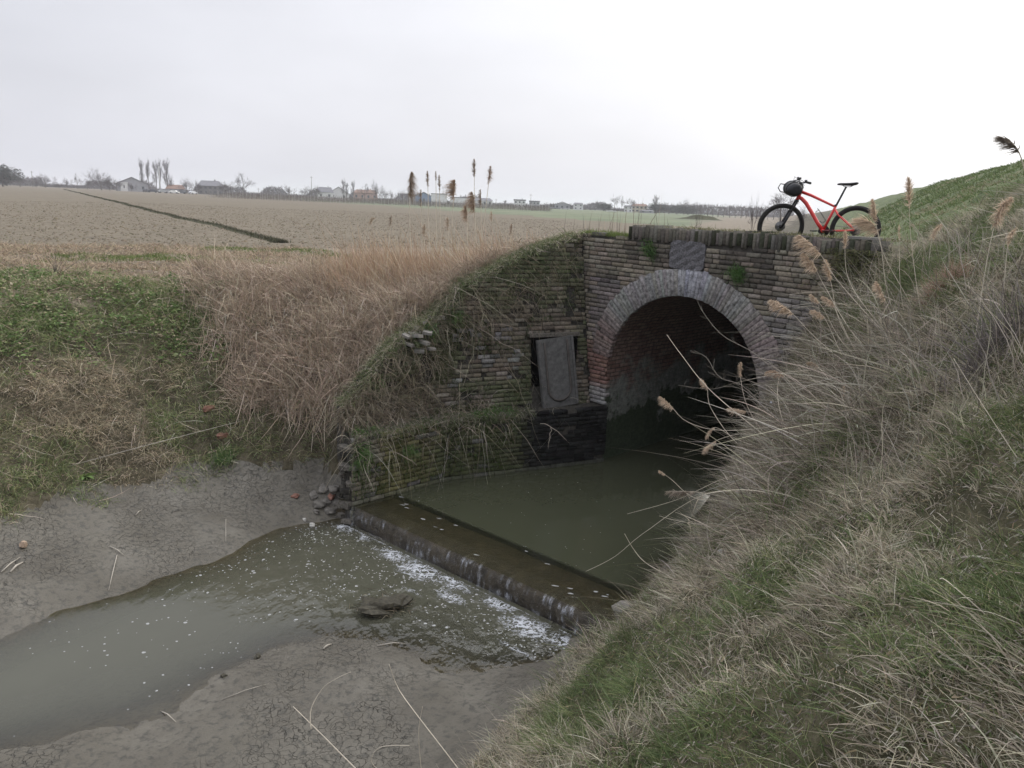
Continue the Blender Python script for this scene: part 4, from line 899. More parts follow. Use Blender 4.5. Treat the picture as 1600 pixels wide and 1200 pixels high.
ribbons(A, P, rdir(n, .7, .5), RNG.gamma(3, .018, n)+.015, RNG.uniform(.004, .008, n), np.tile([-.1, -.1, -.4], (n, 1)), np.where((RNG.random(n) < .5)[:, None], pick([(.12, .13, .04), (.16, .16, .06), (.08, .11, .03)], (3, 2, 2), n), pick(STRAW, (3, 3, 1, 2), n)), K=3)
P = wall_pts(2600, lambda: hw(rg.uniform(-9.35, -8.2)+rg.normal(0, .03), -.49, rg.uniform(-.02, .4))); n = len(P)
ribbons(A, P, rdir(n, .8, .4), RNG.gamma(4, .022, n)+.02, RNG.uniform(.005, .009, n), np.tile([0, -.1, -.4], (n, 1)), pick([(.10, .15, .04), (.13, .17, .05), (.2, .2, .09)], (3, 2, 1), n), K=3)
def ledge_pt():
    s = rg.uniform(2.65, 6.0); return wg(s, -3.54+rg.normal(0, .02), PL-crv(s)+rg.uniform(-.03, .35))
P = wall_pts(5200, ledge_pt); n = len(P); D = rdir(n, .35, .6); D += np.array([.1, -.45, 0])
ribbons(A, P, D, RNG.gamma(3, .03, n)+.03, RNG.uniform(.006, .010, n), np.stack([RNG.normal(0, .2, n), -RNG.uniform(0, .4, n), -RNG.uniform(.4, 1.3, n)], 1), np.where((RNG.random(n) < .45)[:, None], pick(GREEN, (3, 2, 3, 1), n)*.8, pick(GREY, (3, 3, 1, 3), n)*.8), K=4)
def rend_pt():
    t = rg.normal(-4.35, .32); return hw(min(t, -3.6), -.42-abs(rg.normal(0, .28))-.35*max(0, -4.6-t), -.05+.05*rg.random())
P = wall_pts(2000, rend_pt); n = len(P); D = rdir(n, .2, .6); D += np.array([-.4, -.4, 0])
ribbons(A, P, D, RNG.gamma(3, .018, n)+.02, RNG.uniform(.005, .009, n), np.tile([-.1, -.1, -.6], (n, 1)), pick([(.16, .175, .07), (.12, .135, .055), (.21, .205, .10), (.14, .12, .08)], (2, 2, 2, 2), n), K=3)
# ledge and face tufts
tufts = [wg(s, -3.54, PL+q) for s, q in ((5.1, .1), (5.3, .15), (5.5, .1), (5.35, .25), (4.9, .1), (2.75, -.35), (3.0, -.3))]+[wg(2.78, -3.75, PL-.6), wg(2.72, -3.95, PL-.6), wg(3.6, -3.9, PL-.33), wg(3.2, -2.9, 11.7), wg(3.9, -2.3, 11.95), wg(4.2, -2.1, 12.05), wg(4.7, -1.9, 12.1), hw(-6.05, -.95, -.03), hw(-6.0, -.9, -.03), hw(-6.1, -.88, -.03), hw(-7.75, -.62, -.04), hw(-7.7, -.7, -.04)]
for T in tufts:
    n = 150; P = T+RNG.normal(0, .06, (n, 3)); P[:, 1] = T[1]+RNG.normal(0, .02, n); D = rdir(n, .35, .5); D += np.array([.15, -.6, 0])
    ribbons(A, P, D, RNG.uniform(.06, .2, n), RNG.uniform(.007, .011, n), np.stack([RNG.normal(0, .2, n), -RNG.uniform(0, .3, n), -RNG.uniform(.4, 1.2, n)], 1), pick([(.06, .12, .035), (.08, .15, .045), (.12, .17, .06)], (3, 3, 1), n), K=4)
o = A.build('wall_grass', M_grass); tag(o, 'green tufts of grass growing on top of the brick walls and ledges', 'grass', kind='stuff')
# ---- dry creepers hanging over the wing wall
A = Acc()
def creeper(n, s0, s1, z0f, z1f, L0, L1, cols, Wd, out=.05, side=.35, dn=1.):
    s = RNG.uniform(s0, s1, n); u = RNG.random(n); z0_ = np.array([z0f(q) for q in s]); z1_ = np.array([z1f(q) for q in s]); z = z0_+(z1_-z0_)*u
    P = np.array([wg(a, b, cu(b)-crv(a)-out*RNG.random() if b > -3.58 else PL-crv(a)-out*RNG.random()) for a, b in zip(s, z)])
    D = RNG.normal(0, side, (n, 3)); D[:, 1] -= .25; D[:, 0] += .12; D[:, 2] += RNG.uniform(-.5, .45, n)
    B = np.stack([RNG.normal(0, .3, n), RNG.normal(0, .08, n)-.02, -RNG.uniform(.3, 1.1, n)*dn], 1)
    ribbons(A, P, D, RNG.uniform(L0, L1, n), Wd, B, pick(cols, (3,)*len(cols), n), K=6, taper=3, wob=.012)
g0 = [(.19, .16, .115), (.14, .115, .085), (.25, .22, .165)]
creeper(1900, 2.5, 4.4, lambda s: wtop(s)+.05, lambda s: -3.4, .12, .5, g0, .007, side=.6, dn=.7)
creeper(700, 4.2, 7.1, lambda s: wtop(s), lambda s: wtop(s)-.9, .1, .5, g0, .006, side=.5, dn=.7)
creeper(380, 4.4, 6.4, lambda s: -1.4, lambda s: -2.0, .15, .4, g0, .007)
creeper(520, 2.6, 5.4, lambda s: -3.3, lambda s: -3.7, .3, .75, g0+[(.3, .27, .22)], .007)
creeper(90, 2.55, 7.0, lambda s: -3.3, lambda s: -3.9, .4, .9, [(.3, .27, .22), (.36, .33, .28)], .009)
creeper(45, 4.4, 5.9, lambda s: -1.0, lambda s: -2.8, .5, 1.3, [(.24, .21, .165)], .008, side=.2, dn=.4)
o = A.build('dry_creepers', M_dry); tag(o, 'dry brown creepers and roots hanging over the crumbling wing wall', 'creepers', kind='stuff')
A = Acc()
def creeper_leaf(n, s0, s1, f0, f1, cols):
    s = RNG.uniform(s0, s1, n); u = RNG.random(n); z = np.array([f0(q)+(f1(q)-f0(q))*k for q, k in zip(s, u)]); ok = vnoise(s, z, .35, 91) > .42; s = s[ok]; z = z[ok]; n = len(s)
    P = np.array([wg(a, b, (cu(b) if b > -3.58 else PL)-crv(a)-.03) for a, b in zip(s, z)]); D = RNG.normal(0, .5, (n, 3)); D[:, 1] -= .5
    ribbons(A, P, D, RNG.uniform(.02, .07, n), RNG.uniform(.01, .02, n), np.tile([0, 0, -.6], (n, 1)), pick(cols, (3,)*len(cols), n), K=2)
creeper_leaf(4200, 4.2, 7.1, lambda s: wtop(s), lambda s: wtop(s)-1.3, [(.055, .08, .03), (.08, .10, .045), (.04, .06, .025), (.13, .12, .07)])
creeper(260, 4.4, 6.0, lambda s: -1.5, lambda s: -3.3, .12, .45, g0, .006, side=.6)
creeper_leaf(3200, 4.3, 6.1, lambda s: -1.6, lambda s: -3.5, [(.06, .08, .035), (.08, .09, .045), (.05, .06, .03)])
creeper_leaf(3000, 2.6, 5.6, lambda s: -3.4, lambda s: -4.5, [(.05, .075, .025), (.07, .09, .03), (.04, .06, .02)])
creeper_leaf(1500, 2.7, 4.6, lambda s: wtop(s), lambda s: -3.4, [(.07, .09, .035), (.12, .11, .07)])
o = A.build('wall_moss', M_grass); tag(o, 'dark green moss and small leaves on the wing wall brickwork', 'moss', kind='stuff')

# ================================================================== helpers to stand things on the terrain
def hit(u, v, tmax=60):
    d = ray(u, v); t = .8; pt = t
    while t < tmax:
        P = d*t
        if P[2] <= float(H(P[0], P[1])): break
        pt = t; t *= 1.012
    a, b = pt, t
    for _ in range(12):
        m_ = (a+b)/2; P = d*m_
        if P[2] <= float(H(P[0], P[1])): b = m_
        else: a = m_
    return d*b
def smooth_path(pts, n=14):
    pts = np.array(pts, float); m_ = len(pts); t = np.linspace(0, m_-1, n); i = np.clip(t.astype(int), 0, m_-2); f = (t-i)[:, None]
    p0_ = pts[np.maximum(i-1, 0)]; p1_ = pts[i]; p2_ = pts[i+1]; p3_ = pts[np.minimum(i+2, m_-1)]
    return .5*((2*p1_)+(-p0_+p2_)*f+(2*p0_-5*p1_+4*p2_-p3_)*f**2+(-p0_+3*p1_-3*p2_+p3_)*f**3)
# ================================================================== single reeds with plumes
M_stem = plain('reed_stem', (.56, .50, .41), .6, var=.2, sc=6)
M_plume = vcol('reed_plume', .9, trans=.3); rr_ = np.random.default_rng(99)
def reed(path, plen, label, col=(.58, .47, .36), full=1., fat=1., r=.0042, droop=(-.5, -.1, -.6), leaves=0, group=None, name='reed'):
    """path: world points base -> tip; plen: plume length in m"""
    path = smooth_path(path, 20); base = Vector(path[0]); root = empty(name, base); tag(root, label, 'reed', group)
    L = path-path[0]; bm = bmesh.new(); tube(bm, [tuple(p) for p in L], list(np.linspace(r, r*.45, len(L))), 5)
    bm_obj('stem', bm, M_stem, root, True)
    seg = np.linalg.norm(np.diff(L, axis=0), axis=1); cum = np.concatenate([[0], np.cumsum(seg)])
    if plen > 0:
        A = Acc(); n = int(230*full); u = rr_.random(n)**.8; d = cum[-1]-plen*(1-u); P = np.stack([np.interp(d, cum, L[:, k]) for k in range(3)], 1)
        tg = L[-1]-L[-3]; tg /= np.linalg.norm(tg)+1e-9; D = rr_.normal(0, .6, (n, 3))*(1+.5*np.sin(u*19)[:, None])+tg*.7+np.array(droop)*.5
        ln = plen*(.09+.20*np.sin(np.pi*np.clip(u*.93+.07, 0, 1))**.8)*rr_.uniform(.6, 1.2, n)*fat
        ribbons(A, P, D, ln, .0085*(.6+plen), np.tile(np.array(droop)*.8, (n, 1)), np.array(col)*(1+rr_.uniform(-.3, .3, (n, 1))), K=3, rng=rr_, taper=1.2, wob=.02)
        A.build('plume', M_plume, root)
    if leaves:
        A = Acc(); n = leaves; d = cum[-1]*rr_.uniform(.25, .85, n); P = np.stack([np.interp(d, cum, L[:, k]) for k in range(3)], 1)
        D = rr_.normal(0, .5, (n, 3))+(0, 0, .2); ribbons(A, P, D, rr_.uniform(.12, .3, n), .009, np.stack([rr_.normal(-.3, .2, n), rr_.normal(0, .2, n), -rr_.uniform(.3, .9, n)], 1), np.tile((.40, .34, .26), (n, 1))*1., K=4, rng=rr_)
        A.build('leaves', M_plume, root)
    return root
def pr(*pts):                                          # (u, v, Y) triples base -> tip
    return [ony(u, v, Y) for u, v, Y in pts]
GR = 'reeds leaning out from the right bank'
reed(pr((1480, 650, 7.6), (1445, 520, 7.8), (1424, 380, 8), (1420, 280, 8)), .30, 'tall upright reed with narrow plume standing highest right of the bicycle', full=1, leaves=3, group=GR, droop=(-.1, 0, .2))
reed(pr((1475, 580, 8.4), (1420, 470, 8.6), (1378, 390, 8.7), (1364, 312, 8.8)), .25, 'reed with plump pale plume just right of the rear wheel', full=1.6, group=GR, droop=(-.2, 0, -.2))
reed(pr((1440, 600, 8.8), (1390, 470, 8.9), (1376, 380, 9.0), (1366, 352, 9), (1345, 343, 9.0)), .28, 'reed with shaggy spreading plume drooping in front of the rear wheel', full=2.2, fat=1.7, group=GR, droop=(-.9, 0, -.3))
reed(pr((1450, 590, 8.2), (1360, 490, 8.5), (1324, 430, 8.7), (1321, 362, 8.8)), .19, 'reed with short upright plume in front of the parapet end', full=1.2, group=GR, droop=(-.05, 0, .1))
reed(pr((1430, 560, 8.6), (1408, 460, 8.7), (1405, 352, 8.8)), .16, 'thin reed with tiny pale plume between the bicycle and the tallest reed', full=.6, fat=.6, group=GR, droop=(0, 0, .1))
reed(pr((1500, 640, 7.6), (1400, 540, 8), (1310, 440, 8.2), (1280, 395, 8.3), (1250, 368, 8.3)), .32, 'long arching reed with feathery one sided plume against the dark coping', full=1.3, group=GR, fat=1.2, droop=(-.7, 0, -.5))
reed(pr((1450, 640, 7.8), (1340, 530, 8.1), (1290, 450, 8.3), (1273, 418, 8.3), (1256, 396, 8.3)), .24, 'reed with thick fluffy plume before the brick wall below the coping', full=2., group=GR, fat=1.1)
reed(pr((1400, 620, 8.2), (1320, 520, 8.4), (1298, 440, 8.5), (1290, 407, 8.5)), .24, 'reed with upright pale plume beside the right edge of the brick wall', full=1.5, group=GR, droop=(-.1, 0, -.2))
reed(pr((1470, 615, 7.8), (1340, 575, 8.1), (1280, 533, 8.3), (1235, 487, 8.4), (1205, 469, 8.4)), .30, 'reed with curved tan plume just above the right haunch of the arch', full=1.8, group=GR)
reed(pr((1410, 640, 8.2), (1320, 540, 8.4), (1285, 480, 8.5), (1267, 460, 8.5)), .14, 'small plumed reed, upper of the cluster right of the arch', full=1.2, group=GR)
reed(pr((1440, 680, 8), (1350, 570, 8.2), (1308, 490, 8.4), (1302, 474, 8.4), (1286, 463, 8.4)), .18, 'small plumed reed, rightmost of the cluster right of the arch', full=1.3, group=GR)
reed(pr((1420, 690, 8), (1330, 580, 8.3), (1290, 500, 8.4), (1268, 485, 8.4)), .18, 'small plumed reed, lowest of the cluster right of the arch', full=1.3, group=GR)
reed(pr((1500, 660, 7.6), (1430, 560, 7.9), (1388, 480, 8.1), (1370, 440, 8.1)), .24, 'reed with loose brownish plume right of the mossy wall end', full=1.2, group=GR)
reed(pr((1440, 520, 9.2), (1450, 420, 9.2), (1458, 368, 9.2), (1472, 350, 9.2)), .2, 'reed with pale plume in front of the dry patch of the levee', full=1.2, group=GR)
reed(pr((1510, 640, 6.2), (1535, 450, 6.2), (1557, 342, 6.2), (1580, 309, 6.2)), .24, 'reed with broad tan plume before the green levee slope', full=2., group=GR, fat=1.2, droop=(-.1, 0, -.5))
reed(pr((1560, 560, 6.6), (1570, 430, 6.6), (1576, 378, 6.6), (1588, 356, 6.6)), .15, 'reed with small ragged plume near the right edge below the broad plume', full=.9, group=GR)
reed(pr((1640, 560, 4.0), (1622, 360, 4.0), (1600, 262, 4.0), (1586, 228, 4.0), (1564, 215, 4.0)), .13, 'nearest reed with dark feathery plume bending left above the levee crest', col=(.20, .17, .14), full=.8, fat=1.3, group=GR, droop=(-.9, 0, -.15))
reed(pr((1300, 650, 8.4), (1200, 668, 8.6), (1120, 672, 8.8), (1072, 658, 8.9), (1048, 634, 9), (1032, 620, 9)), .22, 'low arching reed reaching leftmost across the dark mouth of the arch', full=1.3, group=GR)
reed(pr((1260, 760, 8.3), (1160, 700, 8.6), (1112, 640, 8.8), (1105, 606, 8.9), (1096, 592, 8.9)), .15, 'reed with stubby tan plume against the dark tunnel', full=1.5, group=GR)
reed(pr((1210, 700, 8.9), (1170, 640, 9), (1157, 590, 9.1), (1158, 567, 9.1)), .17, 'reed with rusty plume by the right jamb of the arch', full=1.3, group=GR, droop=(-.1, 0, -.2))
reed(pr((1260, 690, 8.7), (1190, 650, 8.8), (1165, 643, 8.9), (1138, 638, 9)), .22, 'reed with horizontal plume inside the right part of the arch', full=1.2, group=GR)
reed(pr((1250, 720, 8.6), (1160, 690, 8.8), (1118, 668, 8.9), (1104, 684, 8.9)), .16, 'reed whose small plume hangs down before the tunnel', full=1., group=GR, droop=(-.2, 0, -.8))
reed(pr((1280, 720, 8.5), (1180, 680, 8.7), (1125, 686, 8.8), (1100, 706, 8.8)), .20, 'reed with drooping plume lowest before the tunnel', full=1.4, group=GR, droop=(-.4, 0, -.7))
reed(pr((1230, 860, 7.6), (1150, 790, 7.8), (1085, 778, 8), (1050, 750, 8.1), (1030, 735, 8.1)), .09, 'reed with long bent leaves and tiny tip over the pool', full=.7, leaves=6, group=GR)
reed(pr((1260, 800, 7.9), (1180, 790, 8), (1100, 770, 8.1), (1042, 768, 8.1)), .32, 'reed lying flat over the pool with thin grey plume', full=1., group=GR, fat=.8, droop=(-.3, 0, -.8), col=(.33, .28, .23))
reed(pr((1260, 860, 7.4), (1160, 815, 7.6), (1100, 820, 7.8), (1052, 812, 7.9), (1030, 806, 7.9)), .0, 'flat reed with comb of drooping leaves just above the pool', leaves=14, group=GR)
reed(pr((1330, 690, 7.8), (1270, 640, 8.0), (1222, 585, 8.2), (1198, 582, 8.2)), .2, 'reed with brown plume on the grassy bank beside the arch', full=1.3, group=GR, col=(.38, .28, .2))
reed(pr((1340, 660, 7.6), (1300, 600, 7.8), (1275, 570, 8), (1262, 566, 8)), .14, 'reed with faded brown plume low on the right bank', full=1.2, group=GR, col=(.38, .3, .22))
reed(pr((1370, 760, 7), (1330, 680, 7.1), (1316, 625, 7.2), (1318, 604, 7.2)), .13, 'reed with small upright plume amid the thicket', full=1.2, group=GR, droop=(0, 0, -.1))
reed(pr((1300, 760, 7.9), (1200, 685, 8.3), (1110, 610, 8.6), (1065, 555, 8.8), (1042, 523, 8.9)), 0, 'long bare pale stem crossing the arch mouth diagonally', group=GR, r=.0065)
reed(pr((1120, 965, 6.6), (1060, 910, 6.8), (1010, 880, 7), (990, 858, 7.1), (976, 834, 7.1)), 0, 'bare pale stem kinked over the pool above the weir end', group=GR, r=.005)
reed(pr((1230, 780, 7.8), (1110, 770, 8), (1010, 830, 8.1), (960, 870, 8.2), (915, 893, 8.2)), 0, 'long drooping stem reaching out over the green pool', group=GR, r=.0035)
reed(pr((1230, 735, 8.2), (1140, 745, 8.3), (1060, 780, 8.4), (980, 803, 8.5)), 0, 'thin stem reaching level over the green pool', group=GR, r=.0035)
reed(pr((620, 1260, 3.9), (560, 1205, 4.0), (505, 1150, 4.1), (458, 1104, 4.2)), 0, 'bare pale stem slanting up at the bottom of the view over cracked mud', r=.0042, leaves=0)
reed(pr((486, 1140, 4.1), (486, 1108, 4.15), (505, 1075, 4.2), (530, 1058, 4.2), (548, 1050, 4.2)), 0, 'curved pale twig bending right over the cracked mud', r=.0030)
reed(pr((760, 1260, 3.7), (700, 1180, 3.8), (650, 1115, 3.9), (622, 1075, 4.0), (608, 1038, 4.0)), 0, 'straight pale stem leaning left over the cracked mud below the stream', r=.0038)
reed(pr((660, 1220, 4), (654, 1150, 4), (660, 1104, 4)), 0, 'short thin upright stem over the cracked mud', r=.0026)
reed(pr((600, 1210, 4), (580, 1190, 4), (590, 1170, 4), (612, 1165, 4), (640, 1165, 4)), 0, 'thin arched stem close to the ground over the mud', r=.0026)
reed(pr((1700, 1120, 2.6), (1560, 980, 2.8), (1500, 925, 2.9), (1475, 905, 3), (1468, 905, 3)), 0, 'long pale stem crossing the foreground grass on the right', r=.003)
reed(pr((1460, 1110, 3.2), (1440, 1070, 3.3), (1418, 1030, 3.4)), 0, 'short pale stem standing in the foreground grass', r=.0022)
reed(pr((1660, 800, 3.6), (1600, 730, 3.9), (1540, 640, 4.1), (1490, 560, 4.3)), 0, 'bare stem rising over the thicket at the right edge', r=.003)
GLf = 'reeds standing behind the wing wall'
def lreed(u, v, plen, lab, lean=0, bend=(0, 0), **k):
    Y = k.pop('Y', 16.0); b = ony(u+lean, 450, Y); z = float(H(b[0], b[1])); b[2] = z-.03
    tip = ony(u, v, Y); mid = b*.5+tip*.5+np.array([bend[0]*.2, 0, 0]); q3 = b*.12+tip*.88+np.array([bend[0]*.1, 0, bend[1]])
    reed([b, mid, q3, tip], plen, lab, group=GLf, leaves=k.pop('leaves', 2), r=.0085, **k)
DB = (.26, .20, .15)
lreed(643, 268, .48, 'leftmost of the tall reeds, its heavy dark plume drooping against the sky', 4, (-.3, .05), col=DB, full=2.2, fat=1.1, droop=(.35, 0, -1.2))
lreed(668, 268, .30, 'tall reed with narrow dark plume, second from the left against the sky', 4, col=DB, full=1.1, fat=.7, droop=(-.1, 0, .1))
lreed(681, 268, .18, 'tall reed with the smallest dark plume against the sky', 2, col=DB, full=.9, fat=.7, droop=(0, 0, .1))
lreed(686, 274, .32, 'tall reed with slim hanging plume beside the smallest one', 5, col=DB, full=1.1, fat=.6, droop=(0, 0, -.2))
lreed(711, 282, .36, 'tall reed with broad ragged brown plume in the middle of the clump', -8, (-.1, 0), col=(.34, .25, .18), full=2.0, fat=1.6, droop=(-.8, 0, -.5))
lreed(741, 250, .34, 'tallest reed of the clump behind the wing wall with upright plume', 0, col=DB, full=1.3, fat=.8, droop=(-.15, 0, .2))
lreed(766, 260, .34, 'rightmost tall reed with plume swept to the right', -24, (.1, 0), col=(.32, .23, .17), full=1.4, fat=1., droop=(.1, 0, -.3))
lreed(658, 296, .32, 'reed with thin upright plume before the blue shed', 2, col=DB, full=.9, fat=.6)
lreed(738, 300, .40, 'reed with bowed plume in the dense middle of the clump', 4, (.2, .05), col=(.36, .27, .2), full=1.8, fat=1.3, droop=(-.6, 0, -.8))
lreed(751, 296, .35, 'reed with dark narrow plume beside the bowed one', 2, col=DB, full=1.1, fat=.7)
lreed(728, 322, .3, 'reed with pale brown plume low in the clump', 6, col=(.42, .31, .23), full=1.6, fat=1.3)
lreed(700, 340, .25, 'short reed with wispy tan plume at the foot of the clump', 3, col=(.42, .33, .25), full=.9)
lreed(664, 350, .25, 'short reed with loose tan plume left of the clump', -4, col=(.42, .33, .25), full=.9)
lreed(586, 340, .2, 'solitary bent reed with broken top left of the clump', -26, (-.5, .1), col=(.38, .3, .22), full=.7)
lreed(612, 336, .22, 'solitary reed with dark wispy top left of the clump', -12, col=DB, full=.6)
lreed(768, 330, .2, 'short reed with faded curling top right of the clump', -6, (.2, 0), col=(.45, .36, .28), full=.7)
lreed(800, 350, .2, 'short brown reed standing near the wall top', -8, col=(.3, .22, .17), full=.7)
# twiggy branch hanging into the arch mouth
def branch(path, label, r=.006, col=(.22, .20, .17), buds=14, name='twiggy_branch'):
    path = smooth_path(path, 14); root = empty(name, path[0]); tag(root, label, 'branch'); L = path-path[0]; bm = bmesh.new()
    tube(bm, [tuple(p) for p in L], list(np.linspace(r, r*.4, len(L))), 5)
    for i in range(buds):
        k = rr_.integers(3, 13); p = L[k]; d = rr_.normal(0, .5, 3)+np.array([-.2, 0, .3]); ln = rr_.uniform(.05, .2)
        tube(bm, [tuple(p), tuple(p+d*ln*.5), tuple(p+d*ln*.8+np.array([0, 0, .03]))], [r*.4, r*.3, r*.15], 4)
    bm_obj('twigs', bm, plain('branch_bark', col, .8), root, True)
branch(pr((1230, 600, 9.6), (1180, 553, 9.8), (1130, 525, 9.9), (1100, 490, 10), (1088, 466, 10)), 'budding grey branch hanging across the upper right of the arch')
branch(pr((1240, 700, 9), (1170, 610, 9.2), (1125, 590, 9.3), (1105, 560, 9.4), (1085, 548, 9.4)), 'leafless twiggy branch in the middle of the arch mouth', buds=20)
branch(pr((1220, 640, 9.2), (1150, 605, 9.3), (1110, 608, 9.3), (1060, 602, 9.4)), 'thin dark branch stretching left inside the arch', r=.004, buds=12)
branch(pr((1370, 700, 7.6), (1352, 640, 7.6), (1343, 575, 7.7)), 'dark upright twig standing amid the thicket', r=.005, col=(.08, .07, .065), buds=5)

# ================================================================== bicycle
bike = empty('bicycle'); tag(bike, 'red mountain bicycle with black handlebar bag standing behind the culvert parapet', 'bicycle')
M_red = plain('red_frame_paint', (.62, .035, .035), .3, var=.04, spec=.5); M_blk = plain('black_parts', (.018, .018, .02), .45, var=.3, spec=.4)
M_rub = plain('tyre_rubber', (.028, .027, .026), .85, var=.25, sc=30); M_alu = plain('grey_metal', (.22, .22, .22), .4, metal=.7, var=.2); M_fab = plain('bag_fabric', (.022, .022, .026), .55, var=.4, sc=20, spec=.35, bd=.004)
def tb_(name, segs, mat, parent, seg=10):
    bm = bmesh.new()
    for pts, r in segs: tube(bm, pts, r, seg)
    return bm_obj(name, bm, mat, parent, True)
def wheel(parent, c, M, rear=False):
    w_ = empty('wheel'); w_.parent = parent; w_.matrix_local = M@Matrix.Translation(Vector(c))
    bm = bmesh.new(); n, m_ = 56, 12; R1, r1 = .333, .030; vs = []
    for i in range(n):
        a = 2*math.pi*i/n
        for j in range(m_):
            b = 2*math.pi*j/m_; rr = r1*(1+.06*((i+j) % 2)*(math.cos(b) > .2)); vs.append(bm.verts.new(((R1+rr*math.cos(b))*math.cos(a), rr*math.sin(b)*.95, (R1+rr*math.cos(b))*math.sin(a))))
    for i in range(n):
        for j in range(m_): bm.faces.new((vs[i*m_+j], vs[((i+1) % n)*m_+j], vs[((i+1) % n)*m_+(j+1) % m_], vs[i*m_+(j+1) % m_]))
    bm_obj('tyre', bm, M_rub, w_, True)
    bm = bmesh.new(); vs = []; pf = ((.310, -.013), (.310, .013), (.292, .010), (.292, -.010))
    for i in range(n):
        a = 2*math.pi*i/n
        for r, y in pf: vs.append(bm.verts.new((r*math.cos(a), y, r*math.sin(a))))
    for i in range(n):
        for j in range(4): bm.faces.new((vs[i*4+j], vs[((i+1) % n)*4+j], vs[((i+1) % n)*4+(j+1) % 4], vs[i*4+(j+1) % 4]))
    bm_obj('rim', bm, M_blk, w_)
    bm = bmesh.new()
    for i in range(28):
        a = 2*math.pi*i/28; a2 = a+(.5 if i % 4 < 2 else -.5); s_ = .025 if i % 2 else -.025
        tube(bm, [(.024*math.cos(a2), s_, .024*math.sin(a2)), (.294*math.cos(a), 0, .294*math.sin(a))], .0012, 4)
    bm_obj('spokes', bm, M_alu, w_)
    tb_('hub', [([(0, -.05, 0), (0, .05, 0)], .014), ([(0, -.030, 0), (0, -.024, 0)], .028), ([(0, .024, 0), (0, .030, 0)], .028)], M_blk, w_)
    tb_('brake_disc', [([(0, -.045, 0), (0, -.042, 0)], .08)], M_alu, w_, 20)
    return w_
I4 = Matrix.Identity(4)
wheel(bike, (0, 0, .36), I4, True)
st0, st1 = Vector((.895, 0, .79)), Vector((.850, 0, .935)); ax = (st1-st0).normalized()
Ms = Matrix.Translation(st0)@Matrix.Rotation(R_(28), 4, ax)@Matrix.Translation(-st0)
wheel(bike, (1.10, 0, .36), Ms)
fr = tb_('frame', [([(.855, 0, .905), (.70, 0, .855), (.50, 0, .77), (.325, 0, .695)], [.024, .022, .019, .017]),
    ([(.885, 0, .825), (.83, 0, .80), (.757, 0, .735), (.66, 0, .60), (.55, 0, .44), (.457, 0, .325)], [.027, .030, .031, .029, .028, .03]),
    ([(.457, 0, .325), (.315, 0, .715)], [.021, .019]),
    ([(.325, .02, .66), (.27, .05, .585), (.12, .062, .46), (.0, .066, .37)], [.013, .012, .011, .011]), ([(.325, -.02, .66), (.27, -.05, .585), (.12, -.062, .46), (.0, -.066, .37)], [.013, .012, .011, .011]),
    ([(.44, .03, .325), (.34, .05, .33), (.15, .064, .345), (0, .066, .36)], [.016, .014, .013, .015]), ([(.44, -.03, .325), (.34, -.05, .33), (.15, -.064, .345), (0, -.066, .36)], [.016, .014, .013, .015]),
    ([tuple(st0-ax*.015), tuple(st1)], .027), ([(.457, -.038, .325), (.457, .038, .325)], .027)], M_red, bike, 14)
tb_('seat_post', [([(.318, 0, .70), (.205, 0, 1.0)], .0145), ([(.325, 0, .70), (.315, 0, .725)], .022)], M_blk, bike)
bm = bmesh.new()                                       # saddle: lofted
prs = [(.335, .018, .0, .02), (.30, .022, .006, .03), (.24, .028, .006, .036), (.17, .045, .008, .04), (.11, .068, .014, .042), (.06, .075, .022, .036), (.045, .05, .024, .02)]
rg_ = []
for x, hw_, zt, th in prs:
    rg_.append([bm.verts.new((x, hw_*math.cos(a), 1.032+zt+(th*.35 if math.sin(a) > 0 else th*.8)*math.sin(a))) for a in np.linspace(0, 2*math.pi, 13)[:-1]])
for a, b in zip(rg_, rg_[1:]):
    for k in range(12): bm.faces.new((a[k], a[(k+1) % 12], b[(k+1) % 12], b[k]))
bm.faces.new(rg_[0][::-1]); bm.faces.new(rg_[-1]); sd = bm_obj('saddle', bm, M_blk, bike, True)
tb_('saddle_rails', [([(.29, .02, 1.03), (.23, .02, .995), (.15, .02, .995), (.09, .03, 1.03)], .0045), ([(.29, -.02, 1.03), (.23, -.02, .995), (.15, -.02, .995), (.09, -.03, 1.03)], .0045)], M_alu, sd)
def steer(o): o.matrix_local = Ms; return o
fk = steer(tb_('fork', [([(.905, -.055, .765), (.905, .055, .765)], .024), ([(.905, .055, .765), (.99, .058, .585)], .016), ([(.905, -.055, .765), (.99, -.058, .585)], .016),
    ([(.985, .058, .60), (1.10, .062, .36)], [.021, .019]), ([(.985, -.058, .60), (1.10, -.062, .36)], [.021, .019]), ([(.985, -.058, .60), (.97, 0, .64), (.985, .058, .60)], .014), ([tuple(st0-ax*.05), tuple(st0)], .02)], M_blk, bike))
hb = steer(tb_('handlebar', [([(.83, -.36, 1.075), (.845, -.2, 1.07), (.875, -.07, 1.045), (.875, .07, 1.045), (.845, .2, 1.07), (.83, .36, 1.075)], .0125), ([tuple(st1), (.842, 0, .97), (.875, 0, 1.045)], [.02, .022, .02])], M_blk, bike))
for s_ in (-1, 1):
    tb_('grip', [([(.843, s_*.235, 1.071), (.83, s_*.365, 1.075)], .018)], M_rub, hb)
    tb_('brake_lever', [([(.85, s_*.2, 1.068), (.90, s_*.2, 1.055), (.915, s_*.27, 1.045), (.905, s_*.33, 1.04)], [.011, .009, .006, .004]), ([(.83, s_*.19, 1.09), (.87, s_*.18, 1.085)], .016)], M_blk, hb)
    tb_('brake_cable', [([(.87, s_*.19, 1.07), (.95, s_*.12, 1.12), (.98, s_*.03, 1.06), (.93, 0, .9)], .0035)], M_blk, hb, 6)
bm = bmesh.new(); Lx = .17
rg_ = []
